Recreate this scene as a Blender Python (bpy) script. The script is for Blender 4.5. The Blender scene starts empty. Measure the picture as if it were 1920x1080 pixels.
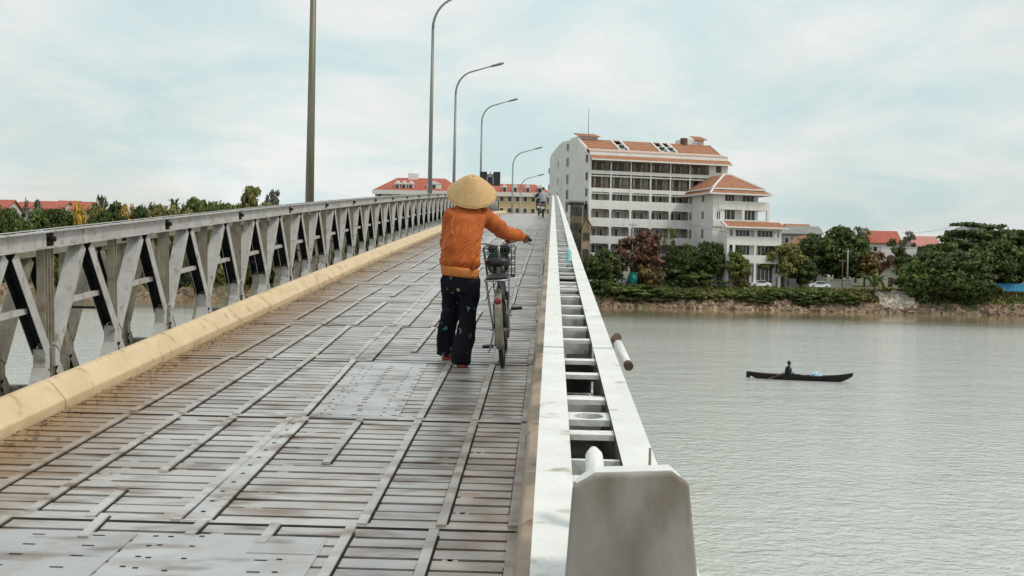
import bpy, bmesh, math, random
import numpy as np
from mathutils import Vector, Matrix, Euler
random.seed(7); np.random.seed(7)
R = math.radians
sc = bpy.context.scene
COL = sc.collection

# ------------------------------------------------------------------ camera
FPX = 2300.0                       # focal length in pixels of a 1920 wide picture
CAM = Vector((0, 0, 6.8))          # eye, 6.8 m above the river
_a = math.atan((1033 - 960) / FPX); _p = math.atan((540 - 505) / FPX); _r = R(1.2)
_f0 = Vector((-math.sin(_a), math.cos(_a), 0)); _r0 = Vector((math.cos(_a), math.sin(_a), 0))
FW = _f0 * math.cos(_p) - Vector((0, 0, math.sin(_p))); _u0 = _r0.cross(FW)
RT = _r0 * math.cos(_r) + _u0 * math.sin(_r); UP = -_r0 * math.sin(_r) + _u0 * math.cos(_r)
cam_d = bpy.data.cameras.new('camera'); cam = bpy.data.objects.new('camera', cam_d); COL.objects.link(cam)
m3 = Matrix((RT, UP, -FW)).transposed().to_4x4(); m3.translation = CAM; cam.matrix_world = m3
cam_d.sensor_width = 36; cam_d.lens = FPX / 1920 * 36; cam_d.clip_start = .05; cam_d.clip_end = 9000
sc.camera = cam
def P(x, y, Y):
    """the place at distance Y along the bridge that a picture point looks at"""
    d = FW + RT * ((x - 960) / FPX) + UP * ((540 - y) / FPX)
    return CAM + d * (Y / d.y)

# ------------------------------------------------------------------ sky, sun, exposure
SUN_EL, SUN_AZ = R(52), R(112)      # azimuth measured from +Y towards +X
w = bpy.data.worlds.new('World'); sc.world = w; w.use_nodes = True
nt = w.node_tree; N = nt.nodes; L = nt.links; N.clear()
out = N.new('ShaderNodeOutputWorld'); bg = N.new('ShaderNodeBackground'); bg.inputs[1].default_value = .1
sky = N.new('ShaderNodeTexSky'); sky.sky_type = 'NISHITA'; sky.sun_disc = False
sky.sun_elevation = SUN_EL; sky.sun_rotation = SUN_AZ; sky.air_density = 1.2; sky.dust_density = 3.5
tc = N.new('ShaderNodeTexCoord'); sep = N.new('ShaderNodeSeparateXYZ'); L.new(tc.outputs['Generated'], sep.inputs[0])
def wm(op, a, b=None):
    n = N.new('ShaderNodeMath'); n.operation = op
    for i, v in enumerate((a, b)):
        if v is None: continue
        if isinstance(v, (int, float)): n.inputs[i].default_value = v
        else: L.new(v, n.inputs[i])
    return n.outputs[0]
zz = wm('ADD', wm('ABSOLUTE', sep.outputs[2]), .24)
cmb = N.new('ShaderNodeCombineXYZ'); L.new(wm('DIVIDE', sep.outputs[0], zz), cmb.inputs[0]); L.new(wm('MULTIPLY', wm('DIVIDE', sep.outputs[1], zz), 1.0), cmb.inputs[1])
n1 = N.new('ShaderNodeTexNoise'); n1.inputs['Scale'].default_value = .62; n1.inputs['Detail'].default_value = 6; n1.inputs['Roughness'].default_value = .5; n1.inputs['Distortion'].default_value = .6
L.new(cmb.outputs[0], n1.inputs['Vector'])
rp = N.new('ShaderNodeValToRGB'); rp.color_ramp.elements[0].position = .38; rp.color_ramp.elements[1].position = .60
rp.color_ramp.elements[0].color = (.72, .72, .72, 1); rp.color_ramp.elements[1].color = (.97, .97, .97, 1)
L.new(n1.outputs[0], rp.inputs[0])
n2 = N.new('ShaderNodeTexNoise'); n2.inputs['Scale'].default_value = 1.9; n2.inputs['Detail'].default_value = 8; n2.inputs['Roughness'].default_value = .6; n2.inputs['Distortion'].default_value = .4; L.new(cmb.outputs[0], n2.inputs['Vector'])
cr = N.new('ShaderNodeValToRGB'); cr.color_ramp.elements[0].position = .38; cr.color_ramp.elements[1].position = .60
cr.color_ramp.elements[0].color = (5.75, 7.0, 7.15, 1); cr.color_ramp.elements[1].color = (7.95, 8.0, 7.8, 1); L.new(n2.outputs[0], cr.inputs[0])
skb = N.new('ShaderNodeMix'); skb.data_type = 'RGBA'; skb.blend_type = 'MULTIPLY'; skb.inputs[0].default_value = 1
L.new(sky.outputs[0], skb.inputs[6]); skb.inputs[7].default_value = (.95, 1.12, 1.0, 1)
mx = N.new('ShaderNodeMix'); mx.data_type = 'RGBA'; L.new(rp.outputs[0], mx.inputs[0]); L.new(skb.outputs[2], mx.inputs[6]); L.new(cr.outputs[0], mx.inputs[7])
L.new(mx.outputs[2], bg.inputs[0]); L.new(bg.outputs[0], out.inputs[0])
sd = bpy.data.lights.new('sun', 'SUN'); sd.energy = 1.5; sd.angle = R(12); sd.color = (1, .95, .87)
so = bpy.data.objects.new('sun', sd); COL.objects.link(so)
sv = Vector((math.sin(SUN_AZ) * math.cos(SUN_EL), math.cos(SUN_AZ) * math.cos(SUN_EL), math.sin(SUN_EL)))
so.rotation_euler = sv.to_track_quat('Z', 'Y').to_euler(); so.location = (60, -20, 80)
sc.view_settings.view_transform = 'Standard'; sc.view_settings.look = 'None'; sc.view_settings.gamma = 1
sc.view_settings.exposure = 0.2; sc.view_settings.use_curve_mapping = False
sc.render.engine = 'CYCLES'; sc.cycles.max_bounces = 6; sc.cycles.use_denoising = True

# ------------------------------------------------------------------ materials
MATS = {}
def mat(name, c1, c2=None, scale=3, rough=.6, metal=0, bump=0, bscale=30, rnd=0, island=0, lo=.35, hi=.65, c3=None, s3=1.0, lo3=.55, hi3=.7, stretch=None, rvar=0, spec=.5, coat=0, trans=0, obj=False):
    if name in MATS: return MATS[name]
    m = bpy.data.materials.new(name); m.use_nodes = True; t = m.node_tree; n = t.nodes; l = t.links
    b = n['Principled BSDF']; b.inputs['Roughness'].default_value = rough; b.inputs['Metallic'].default_value = metal
    b.inputs['Specular IOR Level'].default_value = spec; b.inputs['Coat Weight'].default_value = coat
    g = n.new('ShaderNodeNewGeometry'); tcx = n.new('ShaderNodeTexCoord')
    vec = tcx.outputs['Object'] if obj else g.outputs['Position']
    if stretch:
        mp = n.new('ShaderNodeMapping'); mp.inputs['Scale'].default_value = stretch; l.new(vec, mp.inputs[0]); vec = mp.outputs[0]
    def noise(s, d=5):
        x = n.new('ShaderNodeTexNoise'); x.inputs['Scale'].default_value = s; x.inputs['Detail'].default_value = d; l.new(vec, x.inputs['Vector']); return x.outputs[0]
    def ramp(f, a, bb, ca=(0, 0, 0, 1), cb=(1, 1, 1, 1)):
        r = n.new('ShaderNodeValToRGB'); r.color_ramp.elements[0].position = a; r.color_ramp.elements[1].position = bb
        r.color_ramp.elements[0].color = ca; r.color_ramp.elements[1].color = cb; l.new(f, r.inputs[0]); return r.outputs[0]
    c = (*c1, 1); cur = None
    nz = noise(scale)
    if c2: cur = ramp(nz, lo, hi, c, (*c2, 1))
    if c3:
        mxx = n.new('ShaderNodeMix'); mxx.data_type = 'RGBA'; l.new(ramp(noise(s3, 8), lo3, hi3), mxx.inputs[0])
        if cur: l.new(cur, mxx.inputs[6])
        else: mxx.inputs[6].default_value = c
        mxx.inputs[7].default_value = (*c3, 1); cur = mxx.outputs[2]
    if rnd or island:
        src = n.new('ShaderNodeObjectInfo').outputs['Random'] if rnd else g.outputs['Random Per Island']
        k = rnd or island
        mr = n.new('ShaderNodeMapRange'); mr.inputs[3].default_value = 1 - k; mr.inputs[4].default_value = 1 + k; l.new(src, mr.inputs[0])
        hs = n.new('ShaderNodeHueSaturation'); l.new(mr.outputs[0], hs.inputs['Value'])
        if cur: l.new(cur, hs.inputs['Color'])
        else: hs.inputs['Color'].default_value = c
        cur = hs.outputs[0]
    if cur: l.new(cur, b.inputs['Base Color'])
    else: b.inputs['Base Color'].default_value = c
    if rvar:
        mr = n.new('ShaderNodeMapRange'); l.new(noise(scale * 1.7), mr.inputs[0]); mr.inputs[1].default_value = .3; mr.inputs[2].default_value = .7
        mr.inputs[3].default_value = max(.03, rough - rvar); mr.inputs[4].default_value = rough + rvar; l.new(mr.outputs[0], b.inputs['Roughness'])
    if bump:
        bp = n.new('ShaderNodeBump'); bp.inputs['Strength'].default_value = min(1, bump); bp.inputs['Distance'].default_value = .02 * max(1, bump); l.new(noise(bscale, 4), bp.inputs['Height']); l.new(bp.outputs[0], b.inputs['Normal'])
    if trans:
        tr = n.new('ShaderNodeBsdfTranslucent'); ms = n.new('ShaderNodeMixShader'); ms.inputs[0].default_value = trans
        if cur: l.new(cur, tr.inputs[0])
        else: tr.inputs[0].default_value = c
        l.new(b.outputs[0], ms.inputs[1]); l.new(tr.outputs[0], ms.inputs[2]); l.new(ms.outputs[0], n['Material Output'].inputs[0])
    MATS[name] = m; return m

# bridge steel
M_WHITE = mat('white_painted_steel', (.78, .77, .74), (.70, .685, .65), 9, .5, bump=.12, bscale=60, c3=(.36, .28, .19), s3=16, lo3=.61, hi3=.74, rvar=.08)
M_GALV = mat('pale_grey_steel', (.46, .445, .43), (.37, .35, .335), 6, .55, bump=.1, bscale=50, c3=(.20, .155, .11), s3=9, lo3=.57, hi3=.72, rvar=.1)
M_OLIVE = mat('stained_steel', (.31, .275, .22), (.21, .18, .135), 7, .6, bump=.1, c3=(.2, .13, .07), s3=11, lo3=.58, hi3=.72)
M_PLATE = mat('bare_grey_plate', (.285, .26, .235), (.23, .205, .18), 22, .5, bump=.05, bscale=160, c3=(.15, .11, .075), s3=13, lo3=.47, hi3=.70, stretch=(1, 1, .45), rvar=.12)
M_RUST = mat('rust_dark', (.06, .04, .03), (.15, .085, .045), 12, .85)
M_INNER = mat('inner_shade', (.018, .020, .026), (.032, .03, .03), 9, .85, spec=.1)  # near-black colour standing in for shade inside the diagonals
M_STAIN = mat('rust_stained_inside', (.10, .085, .065), (.04, .035, .03), 14, .8, c3=(.22, .14, .06), s3=18, lo3=.6, hi3=.7)
M_DARK = mat('dark_gap', (.02, .018, .018), (.035, .03, .026), 10, .9, spec=.1)
M_KERB = mat('cream_kerb', (.66, .51, .32), (.60, .44, .26), 4, .62, bump=.12, bscale=40, c3=(.30, .20, .10), s3=7, lo3=.57, hi3=.76)
M_KERBR = mat('tan_kerb', (.42, .33, .25), (.34, .25, .17), 5, .6, bump=.1, c3=(.18, .10, .05), s3=9, lo3=.6, hi3=.72)
M_CONC = mat('concrete', (.36, .35, .32), (.27, .26, .23), 1.2, .85, bump=.3, bscale=8, c3=(.16, .15, .12), s3=.8, lo3=.55, hi3=.75)
def deck_material(name, base, metal, rough, dirt=True, diamond=False):
    m = mat(name, base, tuple(v * .8 for v in base), 3.2, rough, metal, bump=.1, bscale=70, rnd=.10, c3=(.17, .105, .065), s3=6.5, lo3=.51, hi3=.72, stretch=(.35, 1, 1), rvar=.13)
    t = m.node_tree; n = t.nodes; l = t.links; b = n['Principled BSDF']
    g = n.new('ShaderNodeNewGeometry'); s = n.new('ShaderNodeSeparateXYZ'); l.new(g.outputs['Position'], s.inputs[0])
    def wear(lo, hi, col, namp):
        mr = n.new('ShaderNodeMapRange'); mr.inputs[1].default_value = lo; mr.inputs[2].default_value = hi; l.new(s.outputs[0], mr.inputs[0])
        nz = n.new('ShaderNodeTexNoise'); nz.inputs['Scale'].default_value = 4; nz.inputs['Detail'].default_value = 8; l.new(g.outputs['Position'], nz.inputs['Vector'])
        a = n.new('ShaderNodeMath'); a.operation = 'MULTIPLY_ADD'; l.new(nz.outputs[0], a.inputs[0]); a.inputs[1].default_value = namp; a.inputs[2].default_value = -namp * .5
        c = n.new('ShaderNodeMath'); c.operation = 'ADD'; c.use_clamp = True; l.new(a.outputs[0], c.inputs[0]); l.new(mr.outputs[0], c.inputs[1])
        mxx = n.new('ShaderNodeMix'); mxx.data_type = 'RGBA'; l.new(c.outputs[0], mxx.inputs[0])
        src = b.inputs['Base Color'].links[0].from_socket; l.new(src, mxx.inputs[6]); mxx.inputs[7].default_value = (*col, 1); l.new(mxx.outputs[2], b.inputs['Base Color']); return c.outputs[0]
    f = wear(-2.35, -3.2, (.36, .22, .11), 1.1)
    wear(-.75, .05, (.27, .20, .145), 1.0)
    if diamond:
        sp = n.new('ShaderNodeMapping'); sp.inputs['Rotation'].default_value = (0, 0, R(45)); l.new(g.outputs['Position'], sp.inputs[0])
        ck = n.new('ShaderNodeTexChecker'); ck.inputs['Scale'].default_value = 36; l.new(sp.outputs[0], ck.inputs[0])
        bp = n.new('ShaderNodeBump'); bp.inputs['Strength'].default_value = .35; bp.inputs['Distance'].default_value = .004; l.new(ck.outputs[1], bp.inputs['Height']); l.new(bp.outputs[0], b.inputs['Normal'])
    return m
M_PLANK = deck_material('worn_deck_steel', (.60, .565, .54), .45, .37)
M_STRIP = deck_material('deck_strip_steel', (.62, .595, .565), .45, .42)
M_TREAD = deck_material('tread_plate_steel', (.60, .595, .59), .55, .40, diamond=True)

# ------------------------------------------------------------------ mesh builder
class MB:
    def __init__(s): s.v = []; s.f = []; s.mi = []; s.cur = 0
    def add(s, vs, fs):
        o = len(s.v); s.v += [tuple(v) for v in vs]; s.f += [tuple(o + i for i in f) for f in fs]; s.mi += [s.cur] * len(fs); return s
    def box(s, x0, x1, y0, y1, z0, z1):
        vs = [(x, y, z) for x in (x0, x1) for y in (y0, y1) for z in (z0, z1)]
        return s.add(vs, [(0, 1, 3, 2), (4, 6, 7, 5), (0, 4, 5, 1), (2, 3, 7, 6), (0, 2, 6, 4), (1, 5, 7, 3)])
    def extr(s, prof, p0, p1, a, caps=True):
        p0 = Vector(p0); p1 = Vector(p1); d = (p1 - p0).normalized(); a = Vector(a); a = (a - d * a.dot(d)).normalized(); b = a.cross(d)
        n = len(prof); vs = [p0 + a * q[0] + b * q[1] for q in prof] + [p1 + a * q[0] + b * q[1] for q in prof]
        fs = [(i, (i + 1) % n, n + (i + 1) % n, n + i) for i in range(n)]
        if caps: fs += [tuple(range(n))[::-1], tuple(range(n, 2 * n))]
        return s.add(vs, fs)
    def bar(s, p0, p1, w, h, a=(1, 0, 0)):
        return s.extr([(-w / 2, -h / 2), (w / 2, -h / 2), (w / 2, h / 2), (-w / 2, h / 2)], p0, p1, a)
    def tube(s, pts, rad, n=8, caps=True, sx=1.0):
        pts = [Vector(p) for p in pts]; rs = rad if isinstance(rad, (list, tuple)) else [rad] * len(pts)
        o = len(s.v); k = len(pts); ref = None; vs = []
        for i, p in enumerate(pts):
            d = (pts[min(i + 1, k - 1)] - pts[max(i - 1, 0)]).normalized()
            if ref is None: ref = Vector((1, 0, 0)) if abs(d.x) < .9 else Vector((0, 0, 1))
            a = (ref - d * ref.dot(d)).normalized(); b = d.cross(a); ref = a
            for j in range(n):
                t = 2 * math.pi * j / n; vs.append(p + (a * math.cos(t) * sx + b * math.sin(t)) * rs[i])
        fs = [(i * n + j, i * n + (j + 1) % n, (i + 1) * n + (j + 1) % n, (i + 1) * n + j) for i in range(k - 1) for j in range(n)]
        if caps: fs += [tuple(range(n))[::-1], tuple(range((k - 1) * n, k * n))]
        return s.add(vs, fs)
    def rings(s, rings, caps=True):
        """rings: list of lists of points with equal count"""
        n = len(rings[0]); k = len(rings); vs = [p for r in rings for p in r]
        fs = [(i * n + j, i * n + (j + 1) % n, (i + 1) * n + (j + 1) % n, (i + 1) * n + j) for i in range(k - 1) for j in range(n)]
        if caps: fs += [tuple(range(n))[::-1], tuple(range((k - 1) * n, k * n))]
        return s.add(vs, fs)
    def lathe(s, prof, n=16, c=(0, 0, 0), M=None, caps=True):
        rs = []
        for r, z in prof:
            ring = [Vector((r * math.cos(2 * math.pi * j / n), r * math.sin(2 * math.pi * j / n), z)) for j in range(n)]
            if M: ring = [M @ p for p in ring]
            rs.append([p + Vector(c) for p in ring])
        return s.rings(rs, caps)
    def ell(s, c, rx, ry, rz, nu=10, nv=7, M=None):
        pr = [(max(.02, math.sin(math.pi * i / nv)), -math.cos(math.pi * i / nv)) for i in range(nv + 1)]
        rs = []
        for r, z in pr:
            ring = [Vector((r * rx * math.cos(2 * math.pi * j / nu), r * ry * math.sin(2 * math.pi * j / nu), z * rz)) for j in range(nu)]
            if M: ring = [M @ p for p in ring]
            rs.append([p + Vector(c) for p in ring])
        return s.rings(rs)
    def torus(s, c, R0, r, n=28, k=8, axis='X', sq=1.0):
        o = []
        for i in range(n):
            t = 2 * math.pi * i / n
            for j in range(k):
                q = 2 * math.pi * j / k; rr = R0 + r * math.cos(q); h = r * sq * math.sin(q)
                o.append((c[0] + h, c[1] + rr * math.cos(t), c[2] + rr * math.sin(t)) if axis == 'X' else (c[0] + rr * math.cos(t), c[1] + rr * math.sin(t), c[2] + h))
        return s.add(o, [(i * k + j, i * k + (j + 1) % k, ((i + 1) % n) * k + (j + 1) % k, ((i + 1) % n) * k + j) for i in range(n) for j in range(k)])
    def mesh(s, name, mats, smooth=False):
        me = bpy.data.meshes.new(name); me.from_pydata(s.v, [], s.f)
        for m in (mats if isinstance(mats, (list, tuple)) else [mats]): me.materials.append(m)
        if max(s.mi, default=0): me.polygons.foreach_set('material_index', s.mi)
        bm = bmesh.new(); bm.from_mesh(me); bmesh.ops.recalc_face_normals(bm, faces=bm.faces); bm.to_mesh(me); bm.free()
        if smooth is True: me.polygons.foreach_set('use_smooth', [True] * len(me.polygons))
        elif smooth: me.shade_auto = None
        me.update(); return me
    def build(s, name, mats, parent=None, smooth=False, **kw):
        return put(name, s.mesh(name, mats, smooth), parent, **kw)
def put(name, me, parent=None, loc=None, rot=None, label=None, cat=None, group=None, kind=None, scale=None):
    o = bpy.data.objects.new(name, me); COL.objects.link(o)
    if parent: o.parent = parent
    if loc is not None: o.location = loc
    if rot is not None: o.rotation_euler = rot
    if scale is not None: o.scale = scale
    tag(o, label, cat, group, kind); return o
def tag(o, label=None, cat=None, group=None, kind=None):
    for k, v in (('label', label), ('category', cat), ('group', group), ('kind', kind)):
        if v: o[k] = v
    return o
def empty(name, loc=(0, 0, 0), rot=(0, 0, 0), parent=None, **kw):
    o = put(name, None, parent, loc, rot, **kw); o.empty_display_size = .2; return o
def copy_tree(o, parent=None):
    c = o.copy(); COL.objects.link(c); c.parent = parent
    for ch in list(o.children): copy_tree(ch, c)
    return c
def bevel(o, w=.01, seg=2):
    m = o.modifiers.new('bevel', 'BEVEL'); m.width = w; m.segments = seg; m.limit_method = 'ANGLE'; return o
def smooth_obj(o):
    o.data.polygons.foreach_set('use_smooth', [True] * len(o.data.polygons)); return o
def remesh(o, vox, it=4, disp=None):
    m = o.modifiers.new('remesh', 'REMESH'); m.mode = 'VOXEL'; m.voxel_size = vox; m.use_smooth_shade = True
    q = o.modifiers.new('smooth', 'SMOOTH'); q.factor = .6; q.iterations = it
    if disp:
        for i, (kind, size, strength) in enumerate(disp):
            tx = bpy.data.textures.new(o.name + '_fold%d' % i, 'CLOUDS'); tx.noise_scale = size; tx.noise_depth = 2
            dm = o.modifiers.new('folds%d' % i, 'DISPLACE'); dm.texture = tx; dm.strength = strength; dm.mid_level = .5; dm.texture_coords = 'LOCAL' if kind is None else 'OBJECT'
            if kind is not None: dm.texture_coords_object = kind
    return o

def bake(o, fn):
    """turn the modified surface into plain mesh and push it along its normals by fn(point, normal)"""
    dg = bpy.context.evaluated_depsgraph_get(); dg.update()
    me = bpy.data.meshes.new_from_object(o.evaluated_get(dg)); o.modifiers.clear(); old = o.data; o.data = me
    nn = [v.normal.copy() for v in me.vertices]
    for v, n_ in zip(me.vertices, nn): v.co = v.co + n_ * fn(v.co, n_)
    me.polygons.foreach_set('use_smooth', [True] * len(me.polygons)); me.update(); return o
from mathutils import noise as mnoise
# ------------------------------------------------------------------ terrain and water
def ground(Y):
    pts = [(230, -2.0), (234.5, -.25), (236, .2), (238, 1.3), (241, 3.1), (243, 3.85), (250, 4.2), (256, 4.7), (300, 5.2), (420, 5.6), (9000, 6)]
    for (a, b), (c, d) in zip(pts, pts[1:]):
        if Y <= c: return b + (d - b) * (Y - a) / (c - a)
    return 6
def build_land():
    ys = [230, 233, 234.5, 235.2, 236, 237, 238, 239, 240, 241, 242, 243, 246, 250, 256, 270, 300, 420, 1000, 6000]
    xs = [-5000, -1500, -600, -300] + list(np.arange(-150, 151, 2.0)) + [300, 600, 1500, 5000]
    vs = []; fs = []
    for y in ys:
        for x in xs:
            j = .6 * math.sin(x * .21) + .5 * math.sin(x * .53 + 1) + .4 * math.sin(x * 1.3) if 232 < y < 241 else 0
            vs.append((x, y + j, ground(y) + (random.uniform(-.12, .12) if 235 < y < 243 else 0)))
    n = len(xs)
    for i in range(len(ys) - 1):
        for k in range(n - 1): fs.append((i * n + k, i * n + k + 1, (i + 1) * n + k + 1, (i + 1) * n + k))
    m = mat('bank_earth', (.20, .15, .085), (.13, .12, .05), .5, .95, bump=.6, bscale=3, c3=(.07, .10, .03), s3=.25, lo3=.45, hi3=.6)
    put('ground', MB().add(vs, fs).mesh('ground', m), kind='structure')
    mr = mat('asphalt', (.13, .125, .115), (.09, .088, .08), 1, .9)
    MB().box(-160, 160, 244.2, 249.6, 4.0, 4.26).build('road', mr, kind='structure')
build_land()
def build_water():
    m = bpy.data.materials.new('river_water'); m.use_nodes = True; t = m.node_tree; n = t.nodes; l = t.links; b = n['Principled BSDF']
    b.inputs['Base Color'].default_value = (.58, .59, .54, 1); b.inputs['Roughness'].default_value = .07; b.inputs['IOR'].default_value = 1.6
    g = n.new('ShaderNodeNewGeometry'); s = n.new('ShaderNodeSeparateXYZ'); l.new(g.outputs['Position'], s.inputs[0])
    def tex(scale, vx, vy, d=3, dist=0.):
        mp = n.new('ShaderNodeMapping'); mp.inputs['Scale'].default_value = (vx, vy, 1); l.new(g.outputs['Position'], mp.inputs[0])
        x = n.new('ShaderNodeTexNoise'); x.inputs['Scale'].default_value = scale; x.inputs['Detail'].default_value = d; x.inputs['Distortion'].default_value = dist; l.new(mp.outputs[0], x.inputs['Vector']); return x.outputs[0]
    def ma(op, a, b2):
        x = n.new('ShaderNodeMath'); x.operation = op
        for i, v in enumerate((a, b2)):
            if isinstance(v, (int, float)): x.inputs[i].default_value = v
            else: l.new(v, x.inputs[i])
        return x.outputs[0]
    h = ma('ADD', ma('MULTIPLY', tex(1.9, 1, 1.1, 5, .6), .42), ma('MULTIPLY', tex(.22, 1, 1.4, 3), .55))
    h = ma('ADD', h, ma('MULTIPLY', tex(6, 1, 1.1, 3), .16))
    # sheltered, calmer water in the lee of the far bank, in streaks
    mr = n.new('ShaderNodeMapRange'); mr.inputs[1].default_value = 150; mr.inputs[2].default_value = 222; l.new(ma('ADD', s.outputs[1], ma('MULTIPLY', tex(.03, .35, 2.2, 4), 60)), mr.inputs[0])
    mr.inputs[1].default_value = 178; mr.inputs[2].default_value = 222; mr.inputs[3].default_value = 1.0; mr.inputs[4].default_value = .04
    bank_refl = n.new('ShaderNodeMapRange'); l.new(ma('ADD', s.outputs[1], ma('MULTIPLY', tex(.05, .3, 2.0, 5), 40)), bank_refl.inputs[0]); bank_refl.inputs[1].default_value = 182; bank_refl.inputs[2].default_value = 226
    mc = n.new('ShaderNodeMix'); mc.data_type = 'RGBA'; l.new(bank_refl.outputs[0], mc.inputs[0]); mc.inputs[6].default_value = (.58, .59, .54, 1); mc.inputs[7].default_value = (.25, .205, .10, 1); l.new(mc.outputs[2], b.inputs['Base Color'])  # olive reflection of the far bank, painted into the water colour
    patch = n.new('ShaderNodeMapRange'); l.new(tex(.02, .6, 2.0, 4, .6), patch.inputs[0]); patch.inputs[1].default_value = .35; patch.inputs[2].default_value = .65; patch.inputs[3].default_value = .65; patch.inputs[4].default_value = 1.15
    bp = n.new('ShaderNodeBump'); bp.inputs['Distance'].default_value = .27
    l.new(ma('MULTIPLY', mr.outputs[0], patch.outputs[0]), bp.inputs['Strength']); l.new(h, bp.inputs['Height']); l.new(bp.outputs[0], b.inputs['Normal'])
    vs = [(-5000, -900, 0), (5000, -900, 0), (5000, 240, 0), (-5000, 240, 0)]
    put('river', MB().add(vs, [(0, 1, 2, 3)]).mesh('river', m), kind='structure')
build_water()

# ------------------------------------------------------------------ bridge profile
def prof(s):
    """height of the left top chord above the eye, along the bridge"""
    if s <= 88: return -.548 + .0815 * s - .0001905 * s * s
    z = prof(88); sl = .0815 - 2 * .0001905 * 88; t = s - 88
    if t < 9: return z + sl * t - .0053 * t * t
    z9 = z + sl * 9 - .0053 * 81; return z9 - .0475 * (t - 9)
DECK = -1.142
def top(s): return 6.8 + prof(s)
def topr(s): return 6.8 + prof(s) + .13 * math.exp(-max(s, 0) / 6)
def deck(s): return 6.8 + prof(s) + DECK
XR, XL = -.13, -3.31

# ------------------------------------------------------------------ truss panels
LEN, HT = 3.05, 2.13
def c_prof(sg):
    q = [(.0395, 0), (.0935, 0), (.0935, -.011), (.048, -.011), (.048, -.129), (.0935, -.129), (.0935, -.14), (.0395, -.14)]
    return [(x * sg, z) for x, z in q]
U_PROF = lambda w, h, t: [(-w, -h), (-w, h), (w, h), (w, -h), (w - t, -h), (w - t, h - t), (-w + t, h - t), (-w + t, -h)]
def chord_mb(z, spacers=True):
    m = MB()
    for sg in (1, -1):
        o0 = len(m.f); m.extr([(x, y + z) for x, y in c_prof(sg)], (0, .075, 0), (0, LEN - .075, 0), (1, 0, 0)); m.mi[o0 + 7] = 1
        x0, x1 = sorted((sg * .0395, sg * .0935))
        for a, b in ((.008, .075), (LEN - .075, LEN - .008)):
            m.box(x0, x1, a, b, z - .011, z); m.box(x0, x1, a, b, z - .14, z - .129)
    if spacers:
        for t in (.22, .52, .86, 1.2, 1.57, 1.92, 2.28, 2.62, 2.86):
            m.box(-.0393, .0393, t - .02, t + .02, z - .016, z - .006)
        m.cur = 1; m.box(-.0393, .0393, .09, LEN - .09, z - .139, z - .133); m.cur = 0
        for t in (.36, .7, 1.03, 1.40, 2.45): m.box(-.0393, .0393, t - .006, t + .006, z - .125, z - .03)
        m.box(-.0393, .0393, 1.72, 1.732, z - .12, z - .012)
        # plate with a round hole
        cy, r, k = 2.09, .029, 16; v = []; f = []
        for i in range(k):
            an = 2 * math.pi * i / k; c_, s_ = math.cos(an), math.sin(an); q = max(abs(c_) / .0393, abs(s_) / .0393)
            v += [(c_ * r, cy + s_ * r, z - .008), (c_ / q, cy + s_ / q, z - .008), (c_ * r, cy + s_ * r, z - .02), (c_ / q, cy + s_ / q, z - .02)]
        for i in range(k):
            a = 4 * i; b = 4 * ((i + 1) % k); f += [(a, b, b + 1, a + 1), (a + 2, a + 3, b + 3, b + 2), (a, a + 2, b + 2, b), (a + 1, b + 1, b + 3, a + 3)]
        m.add(v, f)
    return m
def lug_mb(z):
    m = MB(); m.box(-.03, .03, -.05, .05, z - .045, z + .045); m.tube([(-.09, 0, z), (.09, 0, z)], .022, 8); return m
MID = -.98
def panel_defs(M_FACE, M_SIDE, right=False):
    """(name, mesh) of each member of a truss panel"""
    out = [('top_chord', chord_mb(0).mesh('top_chord', [M_WHITE if right else M_FACE, M_STAIN])), ('bottom_chord', chord_mb(-HT + .14, False).mesh('bottom_chord', [M_FACE, M_STAIN])),
           ('joint_pin', lug_mb(-.07).mesh('joint_pin', M_DARK)), ('joint_pin', lug_mb(-HT + .07).mesh('joint_pin', M_DARK))]
    v = MB()
    for sy in (-.027, .027): v.box(-.034, .034, sy - .005, sy + .005, -HT + .14, -.14)
    v.box(-.006, .006, -.022, .022, -HT + .14, -.14)
    me = v.mesh('vertical', M_SIDE)
    for y in (.055, LEN / 2, LEN - .055): out.append(('vertical', me, y))
    for k, (ya, yb) in enumerate(((LEN * .25, .1), (LEN * .25, LEN / 2 - .05), (LEN * .75, LEN / 2 + .05), (LEN * .75, LEN - .1))):
        for nm, z0, z1 in (('upper_diagonal', -.14, MID), ('lower_diagonal', -HT + .14, MID - .16)):
            m = MB(); p, q = Vector((0, ya, z0)), Vector((0, yb, z1))
            ap = p + (q - p) * .03 + Vector((0, .055 if yb > ya else -.055, 0))
            if (q - ap).y > 0: a, b = ap, q
            else: a, b = q, ap
            flip = 1 if (nm == 'upper_diagonal') else 1
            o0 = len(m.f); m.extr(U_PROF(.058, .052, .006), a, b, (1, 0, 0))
            for fi in (4, 5, 6): m.mi[o0 + fi] = 1      # shade painted onto the inside of the channel
            if nm == 'upper_diagonal':       # gusset at the knee
                m.box(-.05, .05, yb - .045, yb + .045, MID - .15, MID + .02)
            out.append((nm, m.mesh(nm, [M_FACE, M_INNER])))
    for yc in (LEN * .25, LEN * .75):
        m = MB(); hw = (LEN * .25 - .1) * (.62 - .14) / (-.14 - MID); m.bar((0, yc - hw, -.62), (0, yc + hw, -.62), .04, .045); out.append(('cross_bar', m.mesh('cross_bar', M_FACE)))
    return out
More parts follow.
